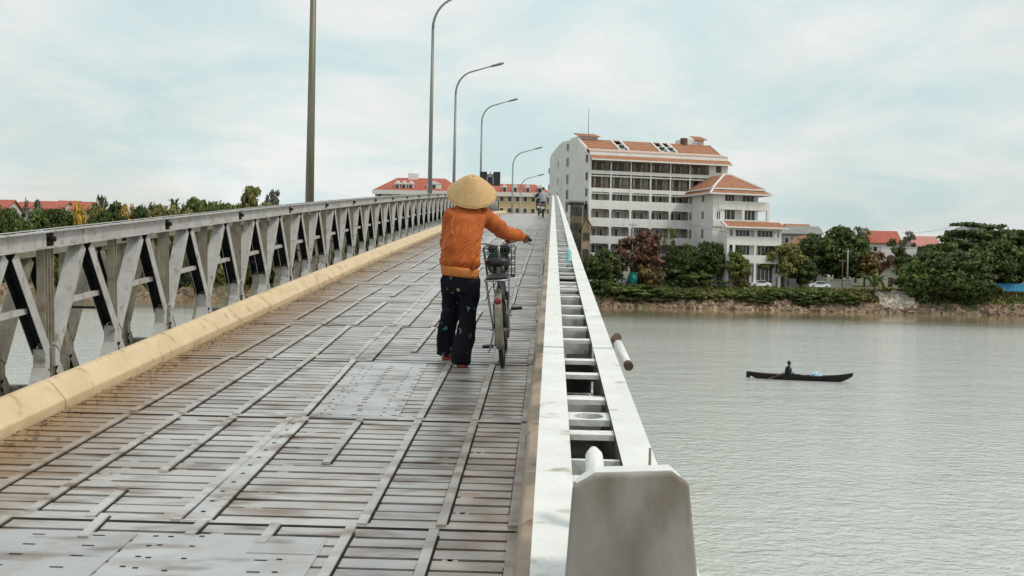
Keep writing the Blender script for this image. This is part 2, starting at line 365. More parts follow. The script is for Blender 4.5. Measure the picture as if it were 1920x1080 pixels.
def build_truss(label, X, y0, zf, npan, near, defs, group=None):
    root = empty('bridge_truss', (X, y0, zf(y0)), label=label, cat='bridge truss', group=group)
    far = None
    for i in range(npan):
        s0, s1 = y0 + i * LEN, y0 + (i + 1) * LEN
        z0, z1 = zf(s0), zf(s1); pit = math.atan2(z1 - z0, LEN)
        lp = (0, s0 - y0, z0 - zf(y0))
        if i < near:
            pe = empty('truss_panel', lp, (pit, 0, 0), parent=root)
            for d in defs: put(d[0], d[1], pe, loc=(0, d[2] if len(d) > 2 else 0, 0))
        else:
            if far is None:
                mm = MB(); ml = []
                for d in defs:
                    me = d[1]; off = d[2] if len(d) > 2 else 0
                    for mt in me.materials:
                        if mt not in ml: ml.append(mt)
                    o0 = len(mm.f); mm.add([(v.co.x, v.co.y + off, v.co.z) for v in me.vertices], [tuple(p.vertices) for p in me.polygons])
                    for pi, p in enumerate(me.polygons): mm.mi[o0 + pi] = ml.index(me.materials[p.material_index])
                far = mm.mesh('truss_panel', ml)
            put('truss_panel', far, root, loc=lp, rot=(pit, 0, 0))
    return root
defsL = panel_defs(M_GALV, M_OLIVE); defsR = panel_defs(M_GALV, M_OLIVE, True); defsB = panel_defs(M_OLIVE, M_OLIVE)
XT = -4.05 - .0935
tl = build_truss('pale grey steel truss railing with diamond panels beside the cream kerb', XT, .75, top, 30, 14, defsL)
build_truss('stained steel truss standing behind the front railing on the river side', XT - .46, .75, lambda s_: top(s_) - .13, 29, 8, defsB)
tr = build_truss('white topped steel truss railing beside the grey end plate', .077, -2.8, topr, 31, 8, defsR)
# raked end of the left truss
m = MB(); se = .75 + 30 * LEN; m.bar((0, 30 * LEN, top(se) - top(.75) - .07), (0, 30 * LEN + 1.3, top(se) - top(.75) - 1.3), .18, .14); m.build('end_rake', M_RUST, tl)
# rods between the two left trusses
for i in range(2, 14):
    s = .75 + i * LEN
    for off, zz_ in ((LEN / 2, -.80),):
        m = MB(); y = s + off; m.tube([(.0, off + i * LEN, top(y) - top(.75) + zz_), (-.46, off + i * LEN, top(y) - top(.75) + zz_)], .012, 6); m.build('tie_rod', M_DARK, tl)
# transoms under the deck
m_tr = MB().extr([(-.06, .3), (.06, .3), (.06, .28), (.01, .28), (.01, .02), (.06, .02), (.06, 0), (-.06, 0), (-.06, .02), (-.01, .02), (-.01, .28), (-.06, .28)], (-4.75, 0, 0), (.28, 0, 0), (0, 1, 0)).mesh('transom', M_GALV)

# ------------------------------------------------------------------ deck
deck_root = empty('bridge_deck', (0, 0, 0), kind='structure')
for i in range(32):
    s = .75 + i * LEN + .35; put('transom', m_tr, deck_root, loc=(0, s, deck(s) - .19))
ROW0, ROWL, NP = 3.23, 2.49, 17
PITCH = ROWL / NP
def plank_mesh(seed):
    rng = random.Random(seed); m = MB(); hw = PITCH / 2 - .0165
    m.box(XL, XR, -hw, hw, -.03, 0)
    # short welded bridges across the slit
    for k in range(rng.randint(3, 6)):
        x = rng.uniform(XL, XR); m.box(x - rng.uniform(.01, .045), x + .02, hw - .002, hw + .035, -.02, -.003)
    return m.mesh('plank', M_PLANK)
planks = [plank_mesh(i) for i in range(7)]
rng = random.Random(3)
def plank_at(k):
    s = ROW0 + (k + .5) * PITCH; return s, deck(s), math.atan((deck(s + .1) - deck(s - .1)) / .2)
for k in range(17 * NP):
    s, z, pit = plank_at(k)
    put('plank', planks[rng.randrange(7)], deck_root, loc=(0, s, z + rng.uniform(-.002, .002)), rot=(pit + rng.uniform(-.012, .012), 0, rng.uniform(-.0012, .0012)))
m = MB()
for k in range(17 * NP, 38 * NP):
    s, z, pit = plank_at(k); hw = PITCH / 2 - .0165; c = math.cos(pit) * hw; q = math.sin(pit) * hw
    m.add([(XL, s - c, z - q), (XR, s - c, z - q), (XR, s + c, z + q), (XL, s + c, z + q), (XL, s - c, z - q - .03), (XR, s - c, z - q - .03), (XR, s + c, z + q - .03), (XL, s + c, z + q - .03)], [(0, 1, 2, 3), (4, 7, 6, 5), (0, 4, 5, 1), (2, 6, 7, 3)])
m.build('far_planks', M_PLANK, deck_root, kind='stuff')
m = MB(); vs = []; fs = []
ss = np.arange(1, 98, 1.0)
for s in ss: vs += [(XL - .12, s, deck(s) - .075), (XR + .1, s, deck(s) - .075)]
for i in range(len(ss) - 1): fs.append((2 * i, 2 * i + 1, 2 * i + 3, 2 * i + 2))
m.add(vs, fs); m.build('underlay', M_DARK, deck_root)
# stringers seen through nothing, keep the planks up
for x in (-3.1, -2.5, -1.9, -1.3, -.7, -.3):
    m = MB(); vs = []; fs = []
    for s in ss:
        z = deck(s); vs += [(x - .03, s, z - .08), (x + .03, s, z - .08), (x + .03, s, z - .19), (x - .03, s, z - .19)]
    for i in range(len(ss) - 1):
        for j in range(4): fs.append((4 * i + j, 4 * i + (j + 1) % 4, 4 * i + 4 + (j + 1) % 4, 4 * i + 4 + j))
    m.add(vs, fs); m.build('stringer', M_RUST, deck_root)
def sheet(name, x0, x1, s0, s1, lift, th, mt, x0b=None, x1b=None, parent=deck_root, seg=4):
    """a flat bar or plate lying on the deck, following its slope"""
    x0b = x0 if x0b is None else x0b; x1b = x1 if x1b is None else x1b; m = MB(); rs = []
    for i in range(seg + 1):
        t = i / seg; s = s0 + (s1 - s0) * t; z = deck(s) + lift; a = x0 + (x0b - x0) * t; b = x1 + (x1b - x1) * t
        rs.append([Vector((a, s, z)), Vector((b, s, z)), Vector((b, s, z + th)), Vector((a, s, z + th))])
    return m.rings(rs).build(name, mt, parent)
HW = .023
rows = [(ROW0 + i * ROWL, ROW0 + (i + 1) * ROWL) for i in range(17)]
def strip(x, a, b, dx=0):
    sheet('strip', x - HW, x + HW, a, b, .001, .014, M_STRIP, x - HW + dx, x + HW + dx)
    for q0, q1, k0, k1 in ((HW - .001, HW + .010, .02, .97), (-HW - .005, -HW + .001, .1, .8)):      # packed grime along the weld
        sheet('weld_grime', x + q0, x + q1, a + (b - a) * k0, a + (b - a) * k1, .0015, .003, M_DARK, x + q0 + dx, x + q1 + dx, seg=2)
rs = random.Random(11)
strip(-2.55, 5.55, 5.72); strip(-2.08, 5.43, 5.80, -.03); strip(-1.62, 5.52, 5.73); strip(-1.27, 5.42, 5.72); strip(-.91, 3.3, 5.69); strip(-.52, 3.3, 5.69); strip(-.15, 3.3, 5.66)
strip(-2.83, 5.78, 8.15); strip(-2.49, 5.83, 8.17); strip(-2.17, 5.76, 6.28, -.02); strip(-2.11, 6.66, 8.17); strip(-1.755, 5.74, 8.18, .03); strip(-1.61, 5.73, 8.2, -.02)
strip(-1.26, 6.93, 8.16); strip(-.87, 5.75, 8.2); strip(-.495, 5.76, 8.2); strip(-.155, 5.78, 8.15)
sheet('cover_plate', -1.72, -1.64, 5.75, 8.2, .001, .006, M_TREAD)
strip(-2.83, 8.26, 10.9); strip(-2.49, 8.25, 10.6); strip(-2.12, 8.25, 11.0); strip(-1.66, 8.2, 10.75, -.06); strip(-.87, 8.25, 10.66); strip(-.495, 8.25, 10.66); strip(-.155, 8.22, 10.66)
sheet('cover_plate', -1.62, -1.02, 8.24, 10.66, .001, .006, M_TREAD, -1.66, -1.06); strip(-1.25, 9.28, 9.36)
for i, (a, b) in enumerate(rows[3:], 3):
    for x in (-2.83, -2.48, -2.12, -1.27, -.87, -.495, -.155):
        if x == -2.12 and i == 3: strip(x, 11.02, b - .05, -.04); continue
        q = rs.random(); a2 = a + .04 + (rs.uniform(.2, .9) if q < .25 and x > -2.9 else 0); b2 = b - .05 - (rs.uniform(.2, .8) if q > .86 else 0); dx = rs.uniform(-.025, .025)
        strip(x + rs.uniform(-.02, .02), a2, b2, dx)
    dx = rs.uniform(-.03, .03); x = -1.66 + rs.uniform(-.03, .03)
    strip(x - .075, a + .02, b - .02, dx); strip(x + .075, a + .02, b - .02, dx); sheet('cover_plate', x - .05, x + .05, a + .03, b - .03, .001, .006, M_TREAD, x - .05 + dx, x + .05 + dx)
# tread plates laid over the planks close by
sheet('cover_plate', XL + .06, -1.86, 3.3, 5.52, .001, .006, M_TREAD); sheet('cover_plate', -1.853, -.99, 3.3, 5.52, .001, .006, M_TREAD, -1.845, -.99)
sheet('cover_plate', -1.30, -1.0, 5.28, 5.52, .0075, .003, M_TREAD)
# row joints
for a, b in rows: sheet('joint_gap', XL + .05, XR - .02, a - .014, a + .014, .0012, .0015, M_DARK, seg=1)
m = MB()                              # slots, drilled holes and bolt heads
def dot(x, s, w_=.012, d_=.006, lift=.0078): m.add([(x - w_, s - d_, deck(s) + lift), (x + w_, s - d_, deck(s) + lift), (x + w_, s + d_, deck(s) + lift + .0008), (x - w_, s + d_, deck(s) + lift + .0008)], [(0, 1, 2, 3)])
for x in (-3.05, -2.75, -2.5, -2.28, -2.02, -1.2): 
    for k in range(9): dot(x + rs.uniform(-.015, .015), 4.3 + k * PITCH + rs.uniform(-.01, .01), .028, .006)
for x in (-1.76, -1.70, -1.56, -1.12):
    for k in range(9): dot(x + rs.uniform(-.02, .02), 4.3 + k * PITCH + rs.uniform(-.03, .03), .012, .008)
for x, n_ in ((-1.55, 16), (-1.49, 14), (-1.32, 20), (-1.14, 18), (-1.05, 12)):
    for k in range(n_): dot(x - .03 * k / 16 + rs.uniform(-.01, .01), 8.35 + k * 2.2 / n_ + rs.uniform(-.03, .03), .02 if x in (-1.32, -1.05) else .009, .008)
for k in range(12): dot(-1.67 + rs.uniform(-.006, .006), 5.9 + k * .19, .011, .012)
m.build('slots', M_DARK, deck_root, kind='stuff')
# leaves and grit along the kerb
m = MB()
for k in range(900):
    s = 5.5 + 34 * rs.random() ** 1.4; x = XL + .02 + abs(rs.gauss(0, .10)); r = rs.uniform(.006, .022); z = deck(s) + .006; an = rs.uniform(0, 6.3)
    c_, s_ = math.cos(an) * r, math.sin(an) * r; m.add([(x - c_, s - s_, z), (x + s_, s - c_, z + .006), (x + c_, s + s_, z + .004), (x - s_ * .6, s + c_ * .6, z + .007)], [(0, 1, 2, 3)])
m.build('leaf_litter', mat('litter', (.20, .11, .05), (.07, .04, .025), 40, .9, island=.5), kind='stuff', label='dry brown leaves and grit gathered along the cream kerb', cat='litter')

# ------------------------------------------------------------------ kerbs
KL = [(0, -.02), (0, .055), (-.025, .085), (-.095, .165), (-.125, .183), (-.16, .187), (-.19, .175), (-.205, .14), (-.205, -.02)]
KR = [(0, -.02), (0, .075), (.02, .10), (.07, .115), (.15, .115), (.15, -.02)]
def kerb(name, label, X, prof2, mt, s0, step, n):
    root = empty(name, (X, s0, deck(s0)), label=label, cat='kerb')
    for i in range(n):
        a, b = s0 + i * step, s0 + (i + 1) * step; m = MB(); rg = []
        jog = rs.uniform(-.008, .008); seg = 3
        for k in range(seg + 1):
            s = a + .006 + (b - a - .012) * k / seg; z = deck(s) - deck(s0)
            rg.append([Vector((x + jog, s - s0, z + y)) for x, y in prof2])
        m.rings(rg); bevel(m.build('kerb_segment', mt, root), .006, 1)
kerb('road_kerb', 'cream painted kerb with slanted face along the dirty deck edge', XL - .03, KL, M_KERB, 2.28, 3.05, 31)
kerb('road_kerb', 'narrow tan kerb tucked under the white topped truss', XR - .005, KR, M_KERBR, 1.4, 3.05, 31)

# ------------------------------------------------------------------ grey end plate, peg, stubs on the right truss
s = 1.31; zb = topr(s); a = P(1060, 1080, s); c1 = P(1074, 912, s); c2 = P(1116, 890, s); c3 = P(1262, 886, s); c4 = P(1291, 906, s); b = P(1309, 1080, s)
xs0, zs0 = (a.x + b.x) / 2, zb
pl = [(a.x - .001, zb - .004), (c1.x, c1.z), (c2.x, c2.z), (c3.x, c3.z), (c4.x, c4.z), (b.x + .001, zb - .004)]
root = empty('end_plate', (xs0, s, zs0), label='grey steel plate with clipped corners standing on the white truss top', cat='plate')
m = MB(); m.extr([(x - xs0, z - zs0) for x, z in pl], (0, -.006, 0), (0, .012, 0), (1, 0, 0)); bevel(m.build('face_plate', M_PLATE, root), .003, 2)
m = MB(); m.extr([(pl[1][0] - xs0 + .004, pl[1][1] - zs0 + .0005), (pl[2][0] - xs0, pl[2][1] - zs0 + .0005), (pl[3][0] - xs0, pl[3][1] - zs0 + .0005), (pl[4][0] - xs0 - .004, pl[4][1] - zs0 + .0005), (pl[3][0] - xs0, pl[3][1] - zs0 - .01), (pl[2][0] - xs0, pl[2][1] - zs0 - .01)], (0, .012, 0), (0, .05, 0), (1, 0, 0)); m.build('top_flange', M_WHITE, root)
for x in (-.05, .045): MB().extr([(-.004, 0), (.004, 0), (.004, .09), (-.004, .03)], (x, .0125, .0), (x, .0125, .001), (1, 0, 0))
q = P(1118, 888, 1.52); e = P(1108, 856, 1.62)
m = MB(); zt = topr(1.55) - zs0
m.tube([(q.x - xs0, .20, zt - .1), (q.x - xs0, .22, zt + .062), (q.x - xs0 - .002, .245, zt + .088), (q.x - xs0 - .002, .26, zt + .092)], [.013, .0125, .011, .006], 12); smooth_obj(m.build('peg', M_WHITE, root))
q = P(1222, 880, 1.5); m = MB(); m.tube([(q.x - xs0, .22, topr(1.53) - zs0 - .004), (q.x - xs0, .22, topr(1.53) - zs0 + .104)], [.003, .0016], 6); m.build('stud', M_OLIVE, root)
# outrigger stubs outside the right truss
for pa, pb, r, mt_, lab in ((Vector((.155, 3.62, topr(3.62) - .06)), P(1157, 633, 3.5), .012, M_OLIVE, 'short brown pin end poking out beside the truss joint'), (P(1159, 644, 3.32), P(1179, 687, 3.2), .011, M_WHITE, 'pale pipe stub poking out of the white truss side')):
    m = MB(); m.tube([(0, 0, 0), pb - pa], r, 14); o = smooth_obj(m.build('pipe_stub', mt_, loc=pa, label=lab, cat='pipe stub'))
    m = MB(); d_ = (pb - pa).normalized(); m.tube([pb - pa - d_ * .012, pb - pa + d_ * .002], r * 1.12, 14); m.build('end_collar', M_RUST, o)
# small plastic bag caught in the chord
s = 6.9; q = P(1066, 480, s); m = MB(); m.ell((0, 0, 0), .018, .02, .05, 10, 8); m.ell((-.003, 0, -.045), .009, .009, .03, 8, 5)
o = m.build('plastic_bag', mat('teal_plastic', (.22, .50, .50), (.33, .6, .58), 40, .35, bump=.5, bscale=90), loc=(q.x, s, q.z), label='crumpled teal plastic bag stuck in the gap of the white truss', cat='bag'); remesh(o, .004, 2, [(None, .02, .012)])

# ------------------------------------------------------------------ lamps
M_LAMP = mat('lamp_post_grey', (.25, .25, .24), (.20, .20, .185), 3, .5, metal=.3, c3=(.16, .14, .09), s3=1.5, lo3=.52, hi3=.7, stretch=(1, 1, .12))
M_LHEAD = mat('lamp_head', (.16, .16, .15), None, 3, .5)
def lamp(px, Y, label, h=8.2, reach=2.4):
    X = P(px, 345, Y).x; zb = deck(Y) - .5; root = empty('street_lamp', (X, Y, zb), label=label, cat='street lamp')
    H = h + .5; m = MB(); m.tube([(0, 0, 0), (0, 0, H - 1.7)], [.10, .055], 12); 
    pts = [(0, 0, H - 1.72)]; rr = [.055]
    for i in range(1, 9):
        t = i / 8 * R(72); pts.append((1.1 * (1 - math.cos(t)), 0, H - 1.7 + 1.25 * math.sin(t))); rr.append(.055 - .012 * i / 8)
    x, _, z = pts[-1]; pts.append((reach - .55, 0, z + (reach - .55 - x) * .30)); rr.append(.036)
    smooth_obj(m.build('pole', M_LAMP, root)); m = MB(); m.tube(pts, rr, 10); smooth_obj(m.build('arm', M_LAMP, root))
    xe, _, ze = pts[-1]; m = MB(); rg = []
    for t, wy, hz in ((0, .05, .04), (.12, .1, .06), (.55, .13, .075), (.72, .07, .04)):
        c_ = Vector((xe + t, 0, ze + t * .26)); rg.append([c_ + Vector((0, wy * math.cos(a_), hz * math.sin(a_))) for a_ in [2 * math.pi * j / 10 for j in range(10)]])
    m.rings(rg); smooth_obj(m.build('lamp_head', M_LHEAD, root))
    m = MB(); m.box(-.14, .14, -.14, .14, 0, .03); m.build('base_plate', M_OLIVE, root)
    m = MB(); m.bar((0, 0, -.02), (-X - 4.4, 0, -.25), .16, .12, (0, 1, 0)); m.build('bracket', M_OLIVE, root)
lamp(581, 25, 'stout lamp post rising behind the first truss panels'); lamp(806, 49, 'tall curved lamp post next after the stout post', 9.4)
lamp(851, 66, 'curved lamp post with dark head behind the conical hat'); lamp(901, 88, 'curved lamp post behind the black traffic sign board')
lamp(961, 108, 'thin lamp post past the crest of the bridge, over the motorbikes', 7.3); lamp(976, 134, 'smallest lamp post, low beyond the crest of the bridge')
# ------------------------------------------------------------------ back of traffic signs
s = 80; q = P(919, 335, s); root = empty('sign_board', (q.x, s, deck(s)), label='black back of a traffic sign board on a post beyond the hat', cat='sign')
zc = q.z - deck(s); px = s / FPX
M_BLK = mat('black_board', (.012, .014, .014), (.02, .02, .02), 5, .5)
for x0, x1, z0, z1 in ((-19, -6, -13, 13), (6, 19, -13, 13), (-5.5, 5.5, -13, 3)): m = MB(); m.box(x0 * px, x1 * px, 0, .03, zc + z0 * px, zc + z1 * px); m.build('board', M_BLK, root)
m = MB(); m.box(-19 * px, 19 * px, .035, .05, zc + 3 * px, zc + 9 * px); m.build('rail', M_LAMP, root)
m = MB(); m.tube([(0, .09, -.0), (0, .09, zc + .45)], .04, 8); m.build('post', M_LAMP, root); m = MB(); m.bar((0, .09, .08), (-4.05 - q.x, .09, .08), .07, .07); m.build('bracket', M_LAMP, root)
m = MB()
# ------------------------------------------------------------------ ramp beyond the steel span, and piers
m = MB(); vs = []; fs = []; ss = list(np.arange(98, 262, 4.0)); hd = [max(deck(s), ground(s) + .05) for s in ss]
for s, z in zip(ss, hd): vs += [(-3.9, s, z), (.35, s, z), (.35, s, z - .7), (-3.9, s, z - .7)]
for i in range(len(ss) - 1): fs += [(4 * i + j, 4 * i + (j + 1) % 4, 4 * i + 4 + (j + 1) % 4, 4 * i + 4 + j) for j in range(4)]
m.add(vs, fs + [(0, 3, 2, 1)]); m.build('ramp', M_CONC, kind='structure')
pm = MB(); pm.box(-2.7, 2.7, -.6, .6, -.7, 0); 
for x in (-1.7, 1.7): pm.tube([(x, 0, -14), (x, 0, -.65)], .5, 12)
pme = pm.mesh('bridge_pier', M_CONC)
for s in (22, 52, 82, 112, 142, 172, 202): put('bridge_pier', pme, loc=(-2.0, s, (deck(s) - .5 if s < 97 else deck(s) - .69) - (1.2 if s < 97 else 0)), label='concrete pier under the bridge standing in the river', cat='pier', group='bridge piers')

# ------------------------------------------------------------------ hotel
M_WALL = mat('white_render', (.78, .76, .735), (.71, .69, .665), .7, .8, bump=.1, bscale=6, c3=(.56, .53, .50), s3=.6, lo3=.55, hi3=.8, stretch=(1, 1, .3))
M_TRIM = mat('white_trim', (.74, .72, .69), None, 3, .7)
M_GLASS = mat('window_glass', (.03, .036, .04), (.055, .06, .06), .8, .15, spec=.35)
M_CURT = mat('curtain', (.48, .47, .44), (.34, .33, .30), 2, .9)
M_WOOD = mat('brown_wood', (.13, .065, .04), (.09, .045, .03), 2, .6)
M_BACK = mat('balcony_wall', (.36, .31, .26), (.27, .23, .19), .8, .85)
def tile_mat(name, a, b, scale=9):
    m = mat(name, a, b, .9, .75, c3=tuple(v * .55 for v in a), s3=1.6, lo3=.55, hi3=.8, obj=True); n = m.node_tree.nodes; l = m.node_tree.links
    t = n.new('ShaderNodeTexCoord'); wv = n.new('ShaderNodeTexWave'); wv.bands_direction = 'X'; wv.inputs['Scale'].default_value = scale / 6.28; l.new(t.outputs['Object'], wv.inputs[0])
    bp = n.new('ShaderNodeBump'); bp.inputs['Strength'].default_value = .8; bp.inputs['Distance'].default_value = .08; l.new(wv.outputs[0], bp.inputs['Height']); l.new(bp.outputs[0], n['Principled BSDF'].inputs['Normal']); return m
M_TILE = tile_mat('orange_tiles', (.43, .19, .10), (.35, .145, .075))
M_TILER = tile_mat('red_tiles', (.50, .13, .08), (.40, .10, .06)); M_TILEG = tile_mat('grey_tiles', (.30, .30, .29), (.23, .23, .22))
q0 = P(1103.7, 522, 252); HO = Vector((q0.x, q0.y, 0)); GZ = 4.6
hotel = empty('hotel', (HO.x, HO.y, 0), (0, 0, R(18)), label='white multi storey riverside building with orange tiled roofs and rows of balconies', cat='building')
def slab(m, x0, x1, y0, y1, z0, z1): m.box(x0, x1, y0, y1, z0, z1)
BAY = 4.42; fl = [(6.9, 8.9), (10.6, 12.5), (14.1, 16.0), (17.8, 19.6), (21.4, 23.1), (23.9, 26.8), (27.5, 29.6)]
m = MB()
m.box(0, 30.6, 1.9, 26.5, 3.8, 31.2)                         # core
edges = [3.8] + [v for f in fl for v in f] + [30.3]
for z0, z1 in zip(edges[0::2], edges[1::2]): m.box(-.02, 30.8, 0, .24, z0, z1)
m.box(26.52, 30.8, .002, 1.95, 3.8, 30.3); m.box(-.3, .02, .001, 1.95, 3.8, 30.3)
for z0, z1 in fl: m.box(0, 26.6, .2, 1.95, z0 - 1.2, z0 - .95)
m.box(0, 26.6, .2, 1.95, 30.0, 30.3)
m.build('wall', M_WALL, hotel)
for i, (z0, z1) in enumerate(fl):                            # posts, and rounded heads on the lower floors
    for k in range(7):
        wd = .22 if i < 5 else .11; x = k * BAY; mm = MB(); a = max(x - wd, -.01); b = x + wd if k < 6 else x + .1
        mm.box(a, b, .01, .23, z0, z1)
        if i < 5:
            r = .42
            for sg, xe in ((1, b), (-1, a)):
                if (k == 6 and sg == 1) or (k == 0 and sg == -1): continue
                pts = [(0, 0)] + [(r * (1 - math.cos(t)), -r * (1 - math.sin(t))) for t in [R(v) for v in (0, 20, 45, 70, 90)]][::1]
                mm.extr([(sg * u_, v_) for u_, v_ in pts], (xe, .012, z1), (xe, .228, z1), (1, 0, 0))
        mm.build('post', M_WALL, hotel)
gl = MB().box(-1.55, 1.55, 0, .05, 0, 1).mesh('window', M_GLASS)
fm = MB()
for x in (-1.55, -.78, 0, .78, 1.55): fm.box(x - .05, x + .05, -.04, .06, 0, 1)
fm.box(-1.6, 1.6, -.041, .06, .96, 1.02); fme = fm.mesh('window_frame', M_TRIM); fmw = fm.mesh('window_frame', M_WOOD)
cm = MB(); cm.box(-1.3, -.9, -.02, .0, .02, .95); cm.box(.1, .42, -.02, .0, .02, .95); cme = cm.mesh('curtain', M_CURT)
cm = MB(); cm.box(-.7, -.2, -.02, .0, .02, .95); cm.box(.9, 1.4, -.02, .0, .02, .95); cm2 = cm.mesh('curtain', M_CURT)
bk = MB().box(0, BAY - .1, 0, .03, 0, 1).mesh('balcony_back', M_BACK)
rh = random.Random(5)
bal = MB(); bal.box(.1, BAY - .1, 0, .05, .78, .86); bal.box(.1, BAY - .1, 0, .05, 0, .07)
for k in range(14): bal.box(.2 + k * .3, .3 + k * .3, .01, .04, .07, .78)
balm = bal.mesh('balustrade', M_WOOD)
chm = MB()
for i, (z0, z1) in enumerate(fl):
    for k in range(6):
        h = z1 - z0 + .9; x = k * BAY
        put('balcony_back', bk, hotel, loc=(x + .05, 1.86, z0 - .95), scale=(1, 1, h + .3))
        wn = put('window', gl, hotel, loc=(x + BAY / 2 - .35 + rh.uniform(-.2, .2), 1.78, z0 - .9), scale=(1, 1, h - .25))
        put('window_frame', fmw if i > 4 else fme, wn); put('curtain', cme if rh.random() < .5 else cm2, wn)
        if i > 4: put('balustrade', balm, hotel, loc=(x, .1, z0 - .05))
# gable
m = MB(); pf = [(0, 3.8), (0, 30.4), (1.7, 31.0), (3.7, 32.5), (8.3, 34.6), (17, 34.9), (19.6, 34.6), (25.4, 32.9), (26.6, 32.0), (26.6, 3.8)]
m.extr([(v, z) for v, z in pf], (-.34, 0, 0), (-.02, 0, 0), (0, 1, 0))
for i, v in enumerate(m.v): m.v[i] = (v[0], v[1], abs(v[2]))
m.build('gable', M_WALL, hotel)
for z0, z1 in ((9, 11), (12.5, 14.6), (16, 18.2), (19.5, 21.6), (22.2, 24.2), (25.5, 27.5), (29.2, 31.1), (32.6, 34.1)):
    mm = MB(); mm.box(-.37, -.345, 13.0, 14.7, z0, z1); wn = mm.build('window', M_GLASS, hotel)
    mm = MB(); mm.box(-.42, -.345, 12.85, 13.0, z0 - .15, z1 + .15); mm.box(-.42, -.345, 14.7, 14.85, z0 - .15, z1 + .15); mm.box(-.42, -.345, 13.0, 14.7, z0 - .15, z0); mm.build('window_frame', M_WALL, wn)
    if z0 < 32:
        mm = MB(); mm.box(-.365, -.345, 20.2, 20.8, z0, z1 - .2); mm.build('window', M_BACK, hotel)
        mm = MB(); mm.box(-.5, -.1, 1.0, 1.9, z0, z1 - .4); mm.build('window', M_WOOD if z0 > 23 else M_GLASS, hotel)
        mm = MB(); mm.box(-.3, 1.2, 26.45, 27.5, z0 - .6, z0 + .6); mm.build('balcony', M_WOOD, hotel)
# roofs
def slope(name, u0, u1, va, za, vb, zb, mt, th=.18, parent=hotel, u0b=None, u1b=None):
    u0b = u0 if u0b is None else u0b; u1b = u1 if u1b is None else u1b
    m = MB(); vs = [(u0, va, za), (u1, va, za), (u1b, vb, zb), (u0b, vb, zb)]; vs += [(x, y, z - th) for x, y, z in vs]
    m.add(vs, [(0, 1, 2, 3), (4, 7, 6, 5), (0, 4, 5, 1), (1, 5, 6, 2), (2, 6, 7, 3), (3, 7, 4, 0)]); return m.build(name, mt, parent)
slope('skirt_roof', -.3, 31.2, -1.3, 29.75, .5, 30.7, M_TILE)
m = MB(); m.box(-.35, 31.25, -1.42, -1.28, 29.5, 29.78); m.build('fascia', M_TRIM, hotel)
m = MB(); m.box(-.02, 30.9, .5, 1.2, 30.5, 31.5); m.build('parapet', M_WALL, hotel)
slope('roof_band', -.02, 30.9, .45, 31.55, 3.3, 32.3, mat('pale_tiles', (.55, .42, .35), (.48, .36, .29), 1, .8))
for a, b in ((.1, 7.2), (9.6, 16.4), (20.5, 30.3)): slope('roof', a, b, 3.2, 32.4, 8.4, 34.7, M_TILE)
slope('roof', -.02, 30.9, 19.6, 34.6, 26.8, 32.0, M_TILE); slope('roof', .0, 30.3, 8.38, 34.69, 19.61, 34.62, M_TILE)
for x in (.0, 7.3, 9.4, 16.5, 18.5, 20.3, 30.4): slope('verge', x - .17, x + .17, 3.05, 32.5, 8.5, 34.95, M_TRIM, .4)
for x in (8.35, 17.5, 19.4):
    m = MB(); m.box(x - .85, x + .85, 4.6, 8.2, 32.3, 33.5); dm = m.build('dormer', M_WALL, hotel); m = MB(); m.box(x - .6, x + .6, 4.55, 4.6, 32.75, 33.4); m.build('window', M_GLASS, dm)
m = MB(); m.box(.2, 4.4, 8.4, 14, 34.5, 35.3); m.build('stair_head', M_WALL, hotel); slope('roof', .0, 4.7, 7.6, 35.3, 11.5, 36.2, M_TILE)
m = MB(); m.box(24.6, 29.2, 9, 14, 34.5, 36.0); m.build('stair_head', M_WALL, hotel); slope('roof', 27.0, 29.6, 8.2, 35.9, 11.5, 36.9, M_TILE)
m = MB(); m.tube([(24.3, 8.6, 34.6), (24.3, 8.6, 36.0)], .8, 10); m.build('water_tank', M_WOOD, hotel)
m = MB(); m.tube([(2.8, 10, 35.0), (2.8, 10, 41.5)], [.09, .04], 6); m.build('mast', M_LAMP, hotel)
mm = MB(); mm.box(28.0, 29.2, -.03, .02, 28.1, 29.5); mm.build('window', M_GLASS, hotel)
# wing with hipped roof
UW, UE, OW = 21.8, 32.6, -12.0
m = MB(); m.box(UW, UE, OW + 1.6, .1, 3.8, 22.9); m.box(UW, UW + 2.6, OW, OW + 1.7, 3.8, 22.9)
m.box(UW + 1.2, 34.2, OW - .25, OW + 1.62, 19.75, 21.45); m.box(UW + .001, 34.2, OW - .25, OW + 1.62, 16.3, 17.75); m.box(33.7, 34.2, OW - .24, OW + .3, 17.7, 19.8); m.box(28.1, 28.7, OW - .22, OW + .2, 17.7, 19.8)
m.box(33.7, 34.19, -.5, -.1, 17.7, 19.8); m.box(UE, 34.19, OW + 1.6, -.1, 19.75, 21.44); m.box(UE, 34.19, OW + 1.6, -.1, 16.3, 17.74)
m.build('wing_wall', M_WALL, hotel)
for z0, z1 in ((10.4, 12.2), (14, 15.8), (17.9, 19.4), (21.3, 22.6)):
    for v in (-1.4, -7.4):
        mm = MB(); mm.box(UW - .06, UW + .02, v - .55, v + .55, z0, z1); wn = mm.build('window', M_GLASS, hotel)
        mm = MB(); mm.box(UW - .09, UW - .055, v - .65, v - .5, z0 - .1, z1 + .1); mm.box(UW - .09, UW - .055, v + .5, v + .65, z0 - .1, z1 + .1); mm.box(UW - .09, UW - .055, v - .04, v + .04, z0, z1); mm.build('window_frame', M_TRIM, wn)
